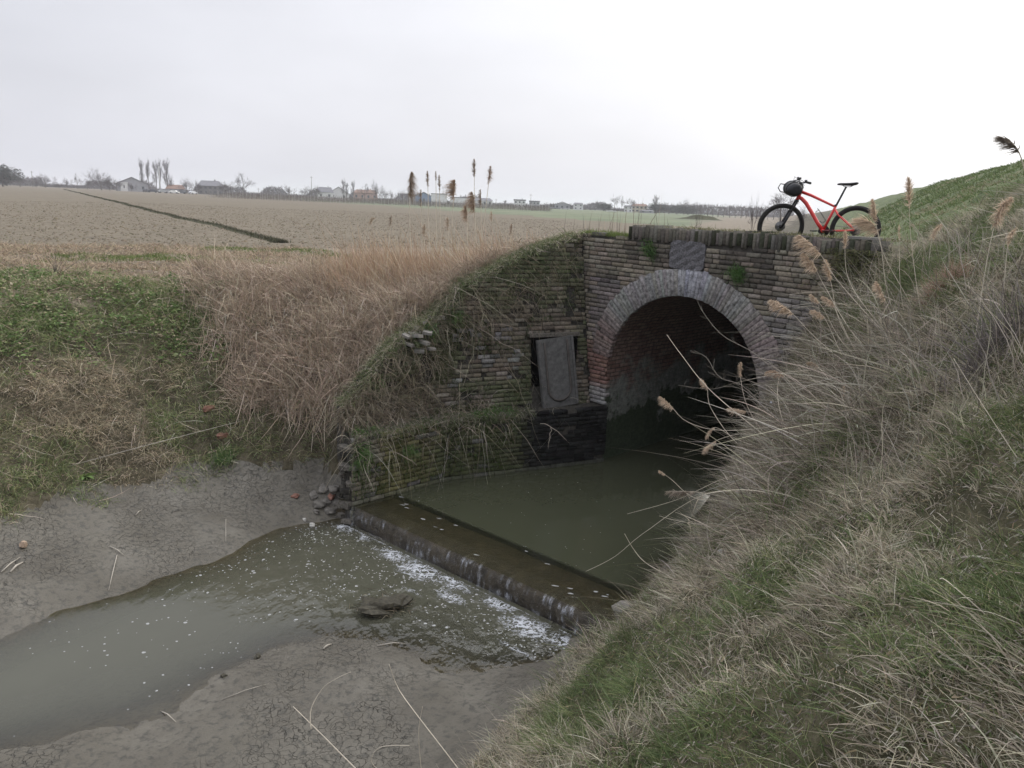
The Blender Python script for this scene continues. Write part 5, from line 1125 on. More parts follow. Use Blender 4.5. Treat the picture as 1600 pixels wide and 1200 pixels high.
for y, r in ((-Lx-.03, .045), (-Lx-.01, .085), (-Lx+.03, .1), (-.06, .104), (0, .1), (.06, .104), (Lx-.03, .1), (Lx+.01, .085), (Lx+.03, .045)):
    rg_.append([bm.verts.new((.985+r*1.15*math.cos(a), y, .95+r*math.sin(a)*(1+.06*math.sin(3*a+y*20)))) for a in np.linspace(0, 2*math.pi, 19)[:-1]])
for a, b in zip(rg_, rg_[1:]):
    for k in range(18): bm.faces.new((a[k], a[(k+1) % 18], b[(k+1) % 18], b[k]))
bm.faces.new(rg_[0]); bm.faces.new(rg_[-1][::-1]); bg_ = steer(bm_obj('handlebar_bag', bm, M_fab, bike, True))
for y in (-.09, .09):
    tb_('strap', [([(.985+.122*math.cos(a), y, .95+.109*math.sin(a)) for a in np.linspace(0, 2*math.pi, 20)], .007), ([(.93, y, 1.04), (.88, y, 1.055)], .009)], M_blk, bg_, 6)
tb_('strap_loop', [([(1.07, -.12, 1.0), (1.15, -.12, 1.01), (1.18, -.12, .95), (1.14, -.12, .89), (1.08, -.12, .88)], .008)], M_blk, bg_, 6)
tb_('crankset', [([(.457, -.06, .325), (.457, -.066, .325)], .085), ([(.457, -.075, .325), (.62, -.085, .315)], .011), ([(.457, .06, .325), (.30, .075, .335)], .011)], M_blk, bike, 24)
for x, y, z in ((.62, -.12, .315), (.30, .11, .335)):
    bm = bmesh.new(); box(bm, (x, y, z), (.09, .08, .018)); bm_obj('pedal', bm, M_blk, bike, bev=.004)
tb_('chain', [([(.457, -.063, .408), (.0, -.05, .405)], .004), ([(.457, -.063, .24), (.03, -.05, .22)], .004), ([(.0, -.052, .36), (0, -.046, .36)], .05)], M_alu, bike, 8)
tb_('rear_derailleur', [([(.0, -.07, .34), (.02, -.085, .28), (.06, -.06, .22)], [.014, .018, .010]), ([(.06, -.062, .22), (.06, -.056, .22)], .026)], M_blk, bike)
bm = bmesh.new()
for s_ in (-.035, .035): tube(bm, [(.60, s_, .60), (.56, s_, .64), (.50, s_, .57), (.44, s_, .49), (.475, s_, .44), (.52, s_, .47)], .0035, 6)
tube(bm, [(.56, -.035, .64), (.58, 0, .66), (.56, .035, .64)], .0035, 6); tube(bm, [(.44, -.035, .49), (.43, 0, .47), (.44, .035, .49)], .0035, 6); bm_obj('bottle_cage', bm, M_blk, bike)
ra = ony(1335.5, 361.7, 11.5); fa = ony(1220, 352, 12.05)
dirb = Vector((fa[0]-ra[0], fa[1]-ra[1], 0)); sc_ = dirb.length/1.10; dirb.normalize()
bike.location = (ra[0], ra[1], (ra[2]+fa[2])/2-.36*sc_); bike.scale = (sc_,)*3; bike.rotation_euler = (R_(0), 0, math.atan2(dirb.y, dirb.x))
print('bike scale', sc_, 'ground', bike.location[:])
# ================================================================== rubble, bricks, sticks
def stone(u, v, r, mat, label, cat='stone', name='stone', seed=0, lift=.3, flat=.6):
    P = hit(u, v) if not isinstance(u, np.ndarray) else u
    if P[2] < ZL-.02: P = ray(u, v)*(ZL/ray(u, v)[2])
    bm = rock_bm(r, seed, flat, 2); o = bm_obj(name, bm, mat, smooth=False); o.location = Vector(P)+Vector((0, 0, r[2]*lift)); o.rotation_euler = (rr_.uniform(-.3, .3), rr_.uniform(-.3, .3), rr_.uniform(0, 6)); return tag(o, label, cat)
M_w = plain('pale_stone', (.45, .44, .41), .8, var=.2, sc=12); M_or = plain('orange_brick', (.20, .105, .08), .9, var=.3, sc=20); M_gr = plain('mud_grey_stone', (.15, .14, .125), .85, var=.4, sc=16, bd=.01); M_tan = plain('tan_stone', (.36, .27, .20), .9, var=.2)
M_wet = plain('wet_clod', (.055, .05, .036), .6, var=.5, sc=22, bd=.02)
stone(488, 821, (.06, .04, .03), M_w, 'small white stone at the waterline below the wing wall', seed=1)
stone(476, 812, (.035, .025, .02), M_w, 'tiny white pebble on the mud beside the larger white stone', 'pebble', 'pebble', seed=2)
stone(37, 855, (.05, .04, .05), M_tan, 'orange tan lump standing on the mud at the far left', seed=3, lift=.8)
stone(326, 640, (.12, .07, .05), M_or, 'reddish brick lying on the left bank at the foot of the gully', 'brick', 'brick', seed=4)
stone(348, 682, (.10, .06, .05), M_or, 'broken red brick low on the left bank under the dry grass', 'brick', 'brick', seed=5)
stone(519, 777, (.11, .05, .035), M_or, 'red brick lying in the rubble beside the weir end', 'brick', 'brick', seed=6, lift=.8)
stone(461, 776, (.07, .05, .03), M_or, 'small red brick fragment on the mud bank near the rubble', 'brick', 'brick', seed=7)
for k, (u, v, a) in enumerate([(500, 790, .12), (515, 800, .10), (490, 775, .09), (530, 790, .13), (505, 765, .10), (522, 765, .12), (535, 775, .1), (512, 785, .08), (495, 800, .06)]):
    o = stone(u, v, (a, a*.7, a*.5), M_gr, 'grey lump of rubble heaped beside the weir end', seed=10+k); o['group'] = 'rubble beside the weir end'
stone(985, 965, (.16, .12, .12), M_gr, 'pale grey broken concrete lump at the right end of the weir', 'concrete', 'concrete_lump', seed=31, lift=.5)
stone(952, 972, (.14, .12, .08), M_gr, 'flat dark concrete lump on the weir beside the pale one', 'concrete', 'concrete_lump', seed=32)
stone(1168, 780, (.13, .08, .07), plain('grey_rock', (.24, .235, .22), .85, var=.2), 'light grey rock on the bank edge above the pool', seed=33, lift=.9)
stone(1145, 800, (.13, .1, .07), M_gr, 'dull grey rock just below the light grey one at the pool edge', seed=34, lift=.8)
stone(1128, 868, (.05, .04, .03), M_w, 'small pale stone at the edge of the grey mud patch', seed=35, lift=1)
stone(1207, 634, (.06, .04, .03), plain('crumpled_paper', (.62, .64, .70), .6, var=.1), 'scrap of crumpled white litter on the bank beside the arch', 'litter', 'litter', seed=36, lift=1.2)
stone(402, 1028, (.04, .03, .03), M_wet, 'small dark wet clod at the edge of the mud flat', 'clod', 'mud_clod', seed=37)
stone(350, 1057, (.035, .03, .02), M_wet, 'dark clod on the waterline left of the other one', 'clod', 'mud_clod', seed=38)
pc = onz(600, 950, ZL); isle = empty('debris_clump', pc); tag(isle, 'clump of mud and dead stalks sticking out of the stream below the weir', 'clump')
bm = rock_bm((.28, .19, .12), 41, .6, 3, .45); bm_obj('mud_core', bm, M_wet, isle)
A = Acc(); n = 260; P = rr_.normal(0, 1, (n, 3))*np.array([.15, .1, .012])+np.array([0, 0, .035]); D = rr_.normal(0, .5, (n, 3)); D[:, 2] = np.abs(D[:, 2])*.25; ribbons(A, P, D, rr_.uniform(.05, .2, n), .008, np.tile([0, 0, -.2], (n, 1)), pick([(.2, .17, .12), (.13, .11, .08)], (1, 1), n), K=2, rng=rr_); A.build('stalks', M_dry, isle)
pcs = ((650, 525, .13), (662, 535, .12), (640, 538, .10), (668, 520, .10), (655, 548, .11), (635, 525, .09), (674, 545, .09))
for k, (u, v, a) in enumerate(pcs):
    P = onpl(u, v, WN, 11.85); bm = bmesh.new(); box(bm, (0, 0, 0), (a*1.5, a, a*.45)); o = bm_obj('masonry_fragment', bm, plain('broken_mortar', (.19, .18, .165), .9, var=.4, sc=12), bev=.012)
    o.location = P; o.rotation_euler = (rr_.uniform(-.5, .5), rr_.uniform(-.5, .3), rr_.uniform(-.5, .8)); tag(o, 'pale slab of broken masonry jutting from the crumbled top of the wing wall', 'masonry', 'broken masonry on the wing wall')
bm = bmesh.new(); box(bm, (0, 0, 0), (.42, .2, .035)); o = bm_obj('stone_slab', bm, plain('pale_slab', (.2, .195, .18), .8, var=.15), bev=.006); o.location = hw(-4.28, -.262, .16); o.rotation_euler = (0, 0, R_(-45)); tag(o, 'thin pale stone slab lying on the parapet end beneath the rear wheel', 'slab')
bm = bmesh.new(); box(bm, (0, 0, 0), (.30, .14, .06)); o = bm_obj('brick', bm, M_gr, bev=.006); o.location = hw(-8.86, -.46, .06); o.rotation_euler = (0, 0, R_(-45)); tag(o, 'dark grey brick lying loose on the low left end of the parapet', 'brick')
def stick(u0, v0, u1, v1, label, r=.007, col=(.38, .35, .30)):
    a = hit(u0, v0); b = hit(u1, v1); mid = (a+b)/2; mid[2] = max(mid[2], float(H(mid[0], mid[1]))+.01)+.02
    bm = bmesh.new(); tube(bm, [tuple(a-a+np.array([0, 0, .01])), tuple(mid-a), tuple(b-a+np.array([0, 0, .015]))], [r, r, r*.5], 6); o = bm_obj('stick', bm, plain('stick_bark', col, .8), smooth=True); o.location = a; tag(o, label, 'stick')
for a in ((105, 730, 385, 657, 'long pale stick lying across the middle of the left grassy bank', .006), (183, 868, 170, 924, 'short pale stick standing up from the mud by the water', .006), (172, 855, 195, 870, 'tiny pale stick lying flat on the left mud', .006), (2, 895, 32, 872, 'pale stick leaning at the far left edge of the mud', .008),
          (16, 895, 36, 880, 'weathered sliver of wood beside the stick at the far left', .012), (212, 806, 222, 798, 'dark short stick on the mud near the grass foot', .006), (353, 812, 353, 848, 'thin upright stick on the mud near the stream edge', .005), (345, 1095, 420, 1070, 'thin twig lying on the cracked mud flat', .004),
          (250, 1112, 275, 1130, 'short pale twig on the mud flat at the water edge', .005), (505, 1015, 518, 1008, 'small driftwood piece where the flat meets the stream', .01), (590, 1010, 640, 1008, 'dark driftwood splinter on the wet shoal', .007), (740, 618, 790, 625, 'pale horizontal stick caught on the wing wall ledge', .008),
          (1480, 878, 1560, 880, 'straight bleached stick lying in the right grass', .007), (1280, 745, 1150, 800, 'bleached stick lying down the right bank above the pool', .007), (1000, 930, 1140, 895, 'bent stick lying over the small mud patch', .006)):
    stick(*a)
def clump(P, n, h, w, cols, label, cat, name, wd=.006, spread=.35, mat=None, up_=1.):
    A = Acc(); Q = rr_.normal(0, 1, (n, 3))*np.array([w, w, 0]); Q[:, 2] = H(P[0]+Q[:, 0], P[1]+Q[:, 1])-P[2]-.02; D = rr_.normal(0, spread, (n, 3)); D[:, 2] += up_; D[:, :2] += Q[:, :2]*.5/w*.3
    ribbons(A, Q, D, h*rr_.uniform(.4, 1.1, n), wd, np.stack([rr_.normal(0, .2, n), rr_.normal(0, .2, n), -rr_.uniform(0, .3, n)], 1), np.array(cols)[rr_.integers(0, len(cols), n)]*rr_.uniform(.8, 1.2, (n, 1)), K=5, rng=rr_, taper=2.5, wob=.012)
    o = A.build(name, mat or M_dry); o.location = P; return tag(o, label, cat)
P = hit(1478, 448); clump(P, 420, .30, .07, [(.34, .22, .17), (.27, .17, .13), (.40, .30, .24)], 'rounded reddish brown clump of dry stems right of the culvert on the levee foot', 'shrub', 'dry_shrub')
P = hit(1560, 540); clump(P, 420, .55, .13, [(.12, .105, .10), (.20, .18, .17)], 'dark grey leafless brush at the right edge of the bank', 'shrub', 'bare_brush', spread=.6)
P = hit(1232, 640); clump(P, 220, .13, .07, [(.10, .18, .05), (.14, .22, .07)], 'bright green grass tuft beside the white litter', 'grass', 'grass_tuft', mat=M_grass)
P = hit(352, 718); clump(P, 260, .22, .07, [(.10, .17, .06), (.13, .20, .08)], 'fresh green plant at the foot of the left bank just above the mud', 'plant', 'green_plant', mat=M_grass, wd=.012)
P = hit(88, 432); clump(P, 16, .75, .02, [(.10, .085, .075)], 'small leafless seedling standing on the left bank top', 'seedling', 'bare_seedling', wd=.011, spread=.25)
A = Acc(); n = 70; t_ = rr_.uniform(-10.6, -8.0, n); Q = np.array([hw(a, 0, rr_.uniform(.4, 2.2)) for a in t_]); Q[:, 2] = H(Q[:, 0], Q[:, 1])
ribbons(A, Q, rr_.normal(0, .12, (n, 3))+(0, 0, 1), rr_.uniform(.25, .85, n), .009, rr_.normal(0, .08, (n, 3)), pick([(.22, .17, .14), (.12, .10, .09), (.40, .30, .24)], (2, 2, 1), n), K=4, rng=rr_, taper=3); o = A.build('dry_weeds', M_dry); tag(o, 'sparse dry weed stalks behind the low left end of the parapet', 'weeds', kind='stuff')
# leafy rosette low on the left bank
P = hit(132, 745); A = Acc(); n = 16; an = np.linspace(0, 2*np.pi, n); D = np.stack([np.cos(an), np.sin(an), np.full(n, .45)], 1); ribbons(A, np.zeros((n, 3)), D, rr_.uniform(.14, .24, n), .05, np.tile([0, 0, -.4], (n, 1)), pick([(.14, .20, .07)], (1,), n), K=5, rng=rr_, base=1, taper=3)
o = A.build('rosette_plant', M_grass); o.location = P; tag(o, 'light green leafy rosette plant low on the left bank near the mud', 'plant')
# ================================================================== distance: trees, houses, vines, poles, cars
def hz(u): return 284.3+.0425*u
def far_pos(u, Y, z=None):
    d = ray(u, hz(u)); P = d*(Y/d[1]); P[2] = float(H(P[0], P[1])) if z is None else z; return P
def tree_mesh(kind, seed):
    r = np.random.default_rng(seed); A = Acc(); bm = bmesh.new()
    th = {'round': .26, 'poplar': .06, 'bush': .04, 'row': .34, 'dense': .05}[kind]
    lean = r.normal(0, .02, 2); tube(bm, [(0, 0, -.02), (lean[0], lean[1], th), (lean[0]*2, lean[1]*2, th+.25), (lean[0]*2, 0, .8 if kind in ('poplar',) else .6)], [.022, .017, .011, .003], 6)
    P = []; D = []; L = []; W = []
    def grow(p, d, l, w, k):
        P.append(p); D.append(d); L.append(l); W.append(w)
        if k == 0: return
        for _ in range({3: 5, 2: 6, 1: 6}[k]):
            f = r.uniform(.3, 1); q = p+d*l*f; sp = {'poplar': .28}.get(kind, .62); e = d+r.normal(0, sp, 3)+np.array([0, 0, .35 if kind != 'poplar' else .6]); e /= np.linalg.norm(e)
            grow(q, e, l*r.uniform(.45, .7), w*.55, k-1)
    n0 = {'round': 10, 'poplar': 16, 'bush': 12, 'row': 8, 'dense': 16}[kind]
    for i in range(n0):
        a = r.uniform(0, 6.28); h = th+r.random()*{'round': .3, 'poplar': .55, 'bush': .1, 'row': .16, 'dense': .45}[kind]
        el = {'round': r.uniform(.35, 1.3), 'poplar': r.uniform(1.25, 1.45), 'bush': r.uniform(.4, 1.4), 'row': r.uniform(.7, 1.3), 'dense': r.uniform(.1, 1.1)}[kind]
        d = np.array([math.cos(a)*math.cos(el), math.sin(a)*math.cos(el), math.sin(el)]); l = {'round': .33, 'poplar': .24, 'bush': .42, 'row': .34, 'dense': .26}[kind]*r.uniform(.8, 1.15)
        grow(np.array([lean[0], lean[1], h]), d, l, .011, 3 if kind != 'row' else 2)
    P = np.array(P); D = np.array(D); L = np.array(L); W = np.array(W)
    ribbons(A, P, D, L, np.maximum(W, .0028)*(.55 if kind == 'poplar' else 1), np.zeros((len(P), 3)), np.tile((.07, .056, .055), (len(P), 1))*(1+r.uniform(-.3, .3, (len(P), 1))), K=2, rng=r)
    if kind == 'dense':
        n = 2600; q = r.normal(0, 1, (n, 3)); q /= np.linalg.norm(q, axis=1, keepdims=True); q *= (r.random((n, 1))**.5)*np.array([.33, .33, .40])*(1+.25*np.sin(q[:, :1]*9)); q[:, 2] += .52
        ribbons(A, q, r.normal(0, 1, (n, 3)), .05, .03, np.zeros((n, 3)), np.tile((.035, .04, .032), (n, 1))*(1+r.uniform(-.3, .3, (n, 1))), K=1, rng=r)
    return bm, A
M_bark = plain('far_bark', (.11, .095, .08), .9); M_crown = vcol('bare_crown', .9)
PROTO = {}
def tree(kind, var, u, w_px, vtop, Y, label, group=None, name=None, fl=1.):
    key = (kind, var); nm = name or {'round': 'bare_tree', 'poplar': 'poplar_tree', 'bush': 'bare_bush', 'row': 'bare_tree', 'dense': 'dense_tree'}[kind]
    if key not in PROTO:
        bm, A = tree_mesh(kind, 100+hash(kind) % 1*0+{'round': 1, 'poplar': 2, 'bush': 3, 'row': 4, 'dense': 5}[kind]*10+var); e_ = empty(nm)
        bm_obj('trunk', bm, M_bark, e_, True); cr_ = A.build('crown', M_crown, e_)
        co = np.concatenate(A.V); PROTO[key] = (e_, np.percentile(co[:, 2], 99.6), np.percentile(co[:, 0], 98)-np.percentile(co[:, 0], 2)); use = e_; fresh = True
    else:
        use = copy_tree(PROTO[key][0]); use.name = nm
    P = far_pos(u, Y); zt = (hz(u)-vtop)/F*Y*1.02; hgt = (zt-P[2])/PROTO[key][1]; wd = w_px/F*Y/PROTO[key][2]
    use.location = P; use.scale = (wd, wd, hgt); use.rotation_euler = (0, 0, rr_.uniform(0, 6)); tag(use, label, 'tree' if 'bush' not in nm else 'bush', group)
    return use
T = tree
T('dense', 0, 4, 44, 261, 330, 'dark dense tree at the far left edge of the horizon')
GB = 'bare bushes and trees on the left horizon'
for k, (u, w_, v, kd) in enumerate(((32, 30, 275, 'bush'), (70, 26, 272, 'bush'), (56, 14, 279, 'bush'), (104, 12, 278, 'bush'), (121, 13, 272, 'round'), (136, 18, 279, 'bush'), (92, 14, 284, 'bush'), (172, 26, 276, 'bush'), (183, 18, 280, 'bush'))):
    T(kd, k % 2, u, w_, v, 380, 'greyish bare shrubbery among the trees on the left horizon', GB)
T('bush', 0, 159, 28, 265, 370, 'tall spreading bare tree left of the barn', name='bare_tree')
GP = 'row of slender poplars beside the barn'
for k, (u, v, l) in enumerate(((223, 251, 'leftmost slender bare poplar right beside the barn'), (233, 252, 'second slender poplar from the barn'), (243, 254, 'thin poplar in the middle of the row'), (251, 252, 'poplar right behind the white utility pole'), (260, 251, 'rightmost and fullest poplar of the row'))):
    T('poplar', k % 2, u, 6.5 if k < 4 else 9, v, 400, l, GP)
T('bush', 1, 265, 14, 275, 398, 'low bush at the foot of the rightmost poplar')
T('bush', 0, 292, 22, 279, 390, 'dark bare bush left of the big hidden farmhouse'); T('bush', 1, 306, 16, 282, 395, 'grey bush directly beside the hidden farmhouse wall'); T('bush', 0, 354, 20, 284, 385, 'bush at the right end of the hidden farmhouse'); T('bush', 1, 205, 14, 285, 380, 'small bush in front of the barn wall')
T('round', 0, 380, 34, 272, 385, 'large round bare tree standing alone at the left of the vineyard')
GM = 'bare trees around the farms in the middle distance'
for k, (u, w_, v, kd) in enumerate(((420, 14, 294, 'bush'), (452, 20, 290, 'bush'), (475, 18, 291, 'bush'), (494, 16, 291, 'bush'), (570, 22, 288, 'round'), (587, 18, 284, 'bush'), (602, 16, 294, 'bush'), (612, 10, 298, 'bush'), (630, 20, 297, 'bush'), (641, 12, 296, 'bush'), (850, 10, 316, 'bush'), (862, 8, 317, 'bush'), (1000, 12, 318, 'bush'))):
    T(kd, k % 2, u, w_, v, 430, 'hazy bare tree among the farm buildings in the middle distance', GM, name='bare_tree')
for u, v, l in ((536, 281, 'thin poplar rising left of the brick house'), (542, 286, 'shorter thin poplar beside the brick house'), (551, 284, 'thin poplar at the left corner of the brick house'), (789, 313, 'tiny cypress right of the long white warehouse')):
    T('poplar', 0, u, 5, v, 440, l)
for k, (u, w_, v, kd) in enumerate(((946, 22, 318, 'dense'), (960, 11, 306, 'round'), (971, 9, 307, 'round'), (985, 16, 311, 'round'), (1023, 8, 306, 'poplar'), (1026, 28, 319, 'dense'), (1046, 22, 317, 'bush'), (1058, 26, 322, 'dense'), (1068, 20, 312, 'bush'), (1084, 18, 316, 'bush'), (1075, 26, 324, 'dense'), (1097, 16, 319, 'bush'))):
    T(kd, k % 2 if kd != 'poplar' else 1, u, w_, v, 420, 'hazy tree clustered round the farm beyond the culvert', 'trees round the farm beyond the culvert', name='farm_tree')
for k in range(15):
    T('row', k % 2, 1106+k*8.6+rr_.uniform(-1, 1), 11, 318+.25*k+rr_.uniform(-1, 1), 330-k*4, 'bare tree in the long regular row along the horizon beyond the culvert', 'row of bare trees beyond the culvert')
T('round', 1, 1221, 34, 300, 150, 'large pale bare tree seen through the front wheel of the bicycle'); T('bush', 0, 1256, 16, 322, 150, 'bare bush seen between the wheels of the bicycle')
for u, v, w_, l in ((1178, 302, 12, 'spindly bare sapling just left of the front wheel'), (1190, 318, 9, 'short spindly sapling touching the front wheel'), (1092, 322, 7, 'wispy sapling near the earth mound')):
    T('row', 0, u, w_, v, 26, l, name='sapling')

def house(u0, u1, vt, Y, wall, roof, label, gable=False, storeys=2, depth=9, rh=.3, wins=3, vb=None, name='farmhouse', cat='house', pitch_flat=False):
    c = far_pos((u0+u1)/2, Y); W = (u1-u0)/F*Y; Ht = (hz((u0+u1)/2)-vt)/F*Y-c[2]; wh = Ht*(1-rh); root = empty(name, c, -math.atan2(c[0], c[1])); tag(root, label, cat)
    bm = bmesh.new(); ov = .04*W
    if gable:
        P = [(-W/2, wh), (W/2, wh), (0, Ht)]; vs = [[bm.verts.new((x, y, z)) for x, z in ((-W/2, -.5), (W/2, -.5), (W/2, wh), (0, Ht-.15), (-W/2, wh))] for y in (0, depth)]
        bm.faces.new(vs[0]); bm.faces.new(vs[1][::-1])
        for k in range(5): bm.faces.new((vs[0][k], vs[1][k], vs[1][(k+1) % 5], vs[0][(k+1) % 5]))
    else: box(bm, (0, depth/2, wh/2-.25), (W, depth, wh+.5))
    bm_obj('wall', bm, wall, root)
    bm = bmesh.new()
    if gable:
        for s_ in (-1, 1):
            a = Vector((0, 0, Ht)); b = Vector((s_*(W/2+ov), 0, wh-ov*(Ht-wh)/(W/2))); q = [a, b]; v = [bm.verts.new((p.x, y, p.z+dz)) for y in (-.5, depth+.5) for p in q for dz in (0, .25)]
            for f in ((0, 1, 3, 2), (4, 6, 7, 5), (0, 4, 5, 1), (2, 3, 7, 6), (1, 5, 7, 3), (0, 2, 6, 4)): bm.faces.new([v[i] for i in f])
    elif pitch_flat: box(bm, (0, depth/2, Ht-(Ht-wh)/2), (W+.4, depth+.4, Ht-wh))
    else:
        v = [bm.verts.new(p) for p in ((-W/2-ov, -.4, wh), (W/2+ov, -.4, wh), (W/2+ov, depth+.4, wh), (-W/2-ov, depth+.4, wh), (-W/2+W*.12, depth/2, Ht), (W/2-W*.12, depth/2, Ht))]
        for f in ((0, 1, 5, 4), (2, 3, 4, 5), (1, 2, 5), (3, 0, 4), (3, 2, 1, 0)): bm.faces.new([v[i] for i in f])
    rf_ = bm_obj('roof', bm, roof, root)
    for st in range(storeys):
        for k in range(wins):
            x = -W/2+W*(k+.5)/wins; z = wh*(st+.55)/storeys; ww, wz = min(1.1, W*.14), min(1.4, wh/storeys*.45); bm = bmesh.new(); box(bm, (x, -.03, z), (ww, .1, wz)); bm_obj('window', bm, M_win, root)
    if name == 'farmhouse' and Ht > 4:
        bm = bmesh.new(); box(bm, (W*.2, depth*.5, Ht), (.7, .7, 1.2)); bm_obj('chimney', bm, wall, rf_)
    return root
def hm(n, c): return plain(n, c, .9, var=.12, sc=.8)
M_win = plain('far_window', (.05, .06, .07), .3); HWH = hm('white_render', (.62, .62, .62)); HGR = hm('grey_render', (.30, .30, .32)); HRR = hm('red_brown_tiles', (.20, .13, .10)); HGT = hm('grey_tiles', (.15, .15, .165)); HPK = hm('pink_brick', (.36, .24, .20)); HBL = hm('blue_sheet', (.17, .24, .36)); HDK = hm('dark_render', (.14, .135, .135)); HYE = hm('yellow_render', (.55, .50, .40))
house(184, 229, 278, 390, HGR, HGT, 'wide grey barn with low gable beside the poplars', True, 1, 16, .5, 3, name='barn', cat='barn')
house(189, 199, 285, 388, HWH, HWH, 'small bright white lean-to on the left side of the barn', False, 1, 4, .1, 1, name='shed', cat='shed', pitch_flat=True)
house(261, 288, 289, 395, HGR, HRR, 'low brown roofed shed between the poplars and the farmhouse', False, 1, 10, .5, 2, name='shed', cat='shed')
house(312, 346, 283, 400, HDK, HGT, 'large dark farmhouse half hidden by bare bushes', False, 2, 10, .38, 5)
house(496, 520, 293, 440, HWH, HGT, 'white farmhouse with hipped grey roof left of the gabled one', False, 1, 9, .45, 2)
house(513, 545, 293, 455, HWH, HGT, 'white gabled house with dark grey roof near the thin poplars', True, 1, 12, .55, 2)
house(553, 589, 297, 445, HPK, HRR, 'pink brick house with shallow red roof behind a bare tree', False, 1, 10, .3, 4)
house(649, 675, 301, 430, HBL, HGT, 'blue metal shed with grey gable behind the tall reeds', True, 1, 14, .4, 1, name='shed', cat='shed')
house(674, 698, 303, 428, HWH, HGT, 'tall white block beside the blue shed', False, 1, 12, .06, 0, name='warehouse', cat='warehouse', pitch_flat=True)
house(704, 738, 308.5, 430, HWH, HGT, 'left half of the long low white warehouse behind the reeds', False, 1, 12, .1, 0, name='warehouse', cat='warehouse', pitch_flat=True)
house(737, 769, 309.5, 440, HWH, HGT, 'right half of the long low white warehouse with grey roof', False, 1, 12, .35, 4, name='warehouse', cat='warehouse')
house(803, 821, 312, 440, HWH, HGT, 'white two storey house right of the warehouses', False, 2, 9, .15, 3, pitch_flat=True)
house(827, 843, 314, 440, HGR, HGT, 'grey boxy house next to the white two storey one', False, 2, 9, .15, 3, pitch_flat=True)
house(867, 890, 316, 430, HGR, HGT, 'grey gabled house in the distance above the low left parapet', True, 1, 10, .4, 3)
house(896, 911, 317, 430, HWH, HGT, 'small white two storey house right of the grey gabled one', False, 2, 8, .2, 2)
house(975, 988, 321, 420, HWH, HGT, 'pale white house with two rows of windows above the parapet', False, 2, 8, .2, 2)
house(987, 1011, 319, 425, HYE, HRR, 'yellowish house with red brown roof above the parapet', False, 2, 9, .25, 4)
for a in ((855, 872, 323.5, 430, 'long low grey outbuilding left of the gabled house'), (876, 891, 325, 415, 'low pale shed in front of the grey gabled house'), (1000, 1022, 328, 410, 'low dark outbuilding before the yellowish house')):
    house(a[0], a[1], a[2], a[3], HGR if 'pale' not in a[4] else HWH, HGT, a[4], False, 1, 6, .3, 2, name='outbuilding', cat='outbuilding')
house(949, 963, 329.5, 400, HWH, HWH, 'low white greenhouse tunnel before the farm trees', True, 1, 5, .6, 0, name='greenhouse', cat='greenhouse')
# parked cars by the barn
def car(u, Y, col, label, rot=0):
    c = far_pos(u, Y); root = empty('parked_car', c, rot-math.atan2(c[0], c[1])); tag(root, label, 'car', 'cars parked by the barn'); bm = bmesh.new()
    pf = [(-2.1, .35), (2.1, .35), (2.15, .75), (1.2, .92), (.6, 1.42), (-1.0, 1.45), (-1.7, .98), (-2.15, .9)]
    vs = [[bm.verts.new((x, y*(1 if z < 1 else .82), z)) for x, z in pf] for y in (-.85, .85)]; bm.faces.new(vs[0]); bm.faces.new(vs[1][::-1])
    for k in range(8): bm.faces.new((vs[0][k], vs[1][k], vs[1][(k+1) % 8], vs[0][(k+1) % 8]))
    bm_obj('body', bm, col, root, bev=.05)
    bm = bmesh.new(); box(bm, (-.15, 0, 1.17), (1.75, 1.52, .34)); bm_obj('windows', bm, M_win, root)
    for x in (-1.35, 1.35):
        for y in (-.78, .78): tb_('wheel', [([(x, y-.1, .33), (x, y+.1, .33)], .33)], M_rub, root, 14)
for u, Y, c, l, r in ((228, 350, plain('dark_car_paint', (.03, .03, .035), .3), 'dark van-like car parked nearest the barn', 1.3), (238, 352, plain('dark_blue_car_paint', (.04, .045, .06), .3), 'dark blue car parked under the poplars', .1), (254, 350, plain('grey_car_paint', (.25, .26, .27), .3), 'grey car parked behind the white pole', .4), (272, 350, plain('white_car_paint', (.75, .75, .72), .3), 'white car parked in front of the low brown shed', -.4), (283, 352, plain('slate_car_paint', (.08, .09, .10), .3), 'slate coloured car parked right of the white car', .2), (301, 350, plain('silver_car_paint', (.45, .46, .48), .3), 'silver car parked near the dark bush', .9)):
    car(u, Y, c, l, r)
# utility poles
def pole(u, vt, Y, label, mat, r=.14, arms=True):
    c = far_pos(u, Y); h = (hz(u)-vt)/F*Y-c[2]; root = empty('utility_pole', c); tag(root, label, 'pole'); tb_('mast', [([(0, 0, -.3), (0, 0, h)], [r, r*.6])], mat, root)
    if arms: tb_('crossarm', [([(-.8, 0, h-.6), (.8, 0, h-.6)], .06)], mat, root)
PM = plain('pole_concrete', (.42, .42, .42), .8); PW = plain('pole_wood', (.16, .14, .12), .9)
for a in ((250, 262, 350, 'pale concrete utility pole before the poplars', PM, .3), (51, 268, 390, 'dark utility pole left among the bushes', PW, .16), (487, 277, 400, 'tall pole standing alone left of the white farmhouse', PW, .17), (404, 294, 400, 'short pole right of the lone round tree', PW, .12), (829, 304, 430, 'thin mast above the grey boxy house', PW, .12), (775, 311, 430, 'short pole right of the long warehouse', PW, .14), (692, 293, 430, 'thin mast above the white block', PW, .1), (975, 315, 420, 'thin mast by the pale white house', PW, .1)): pole(*a)
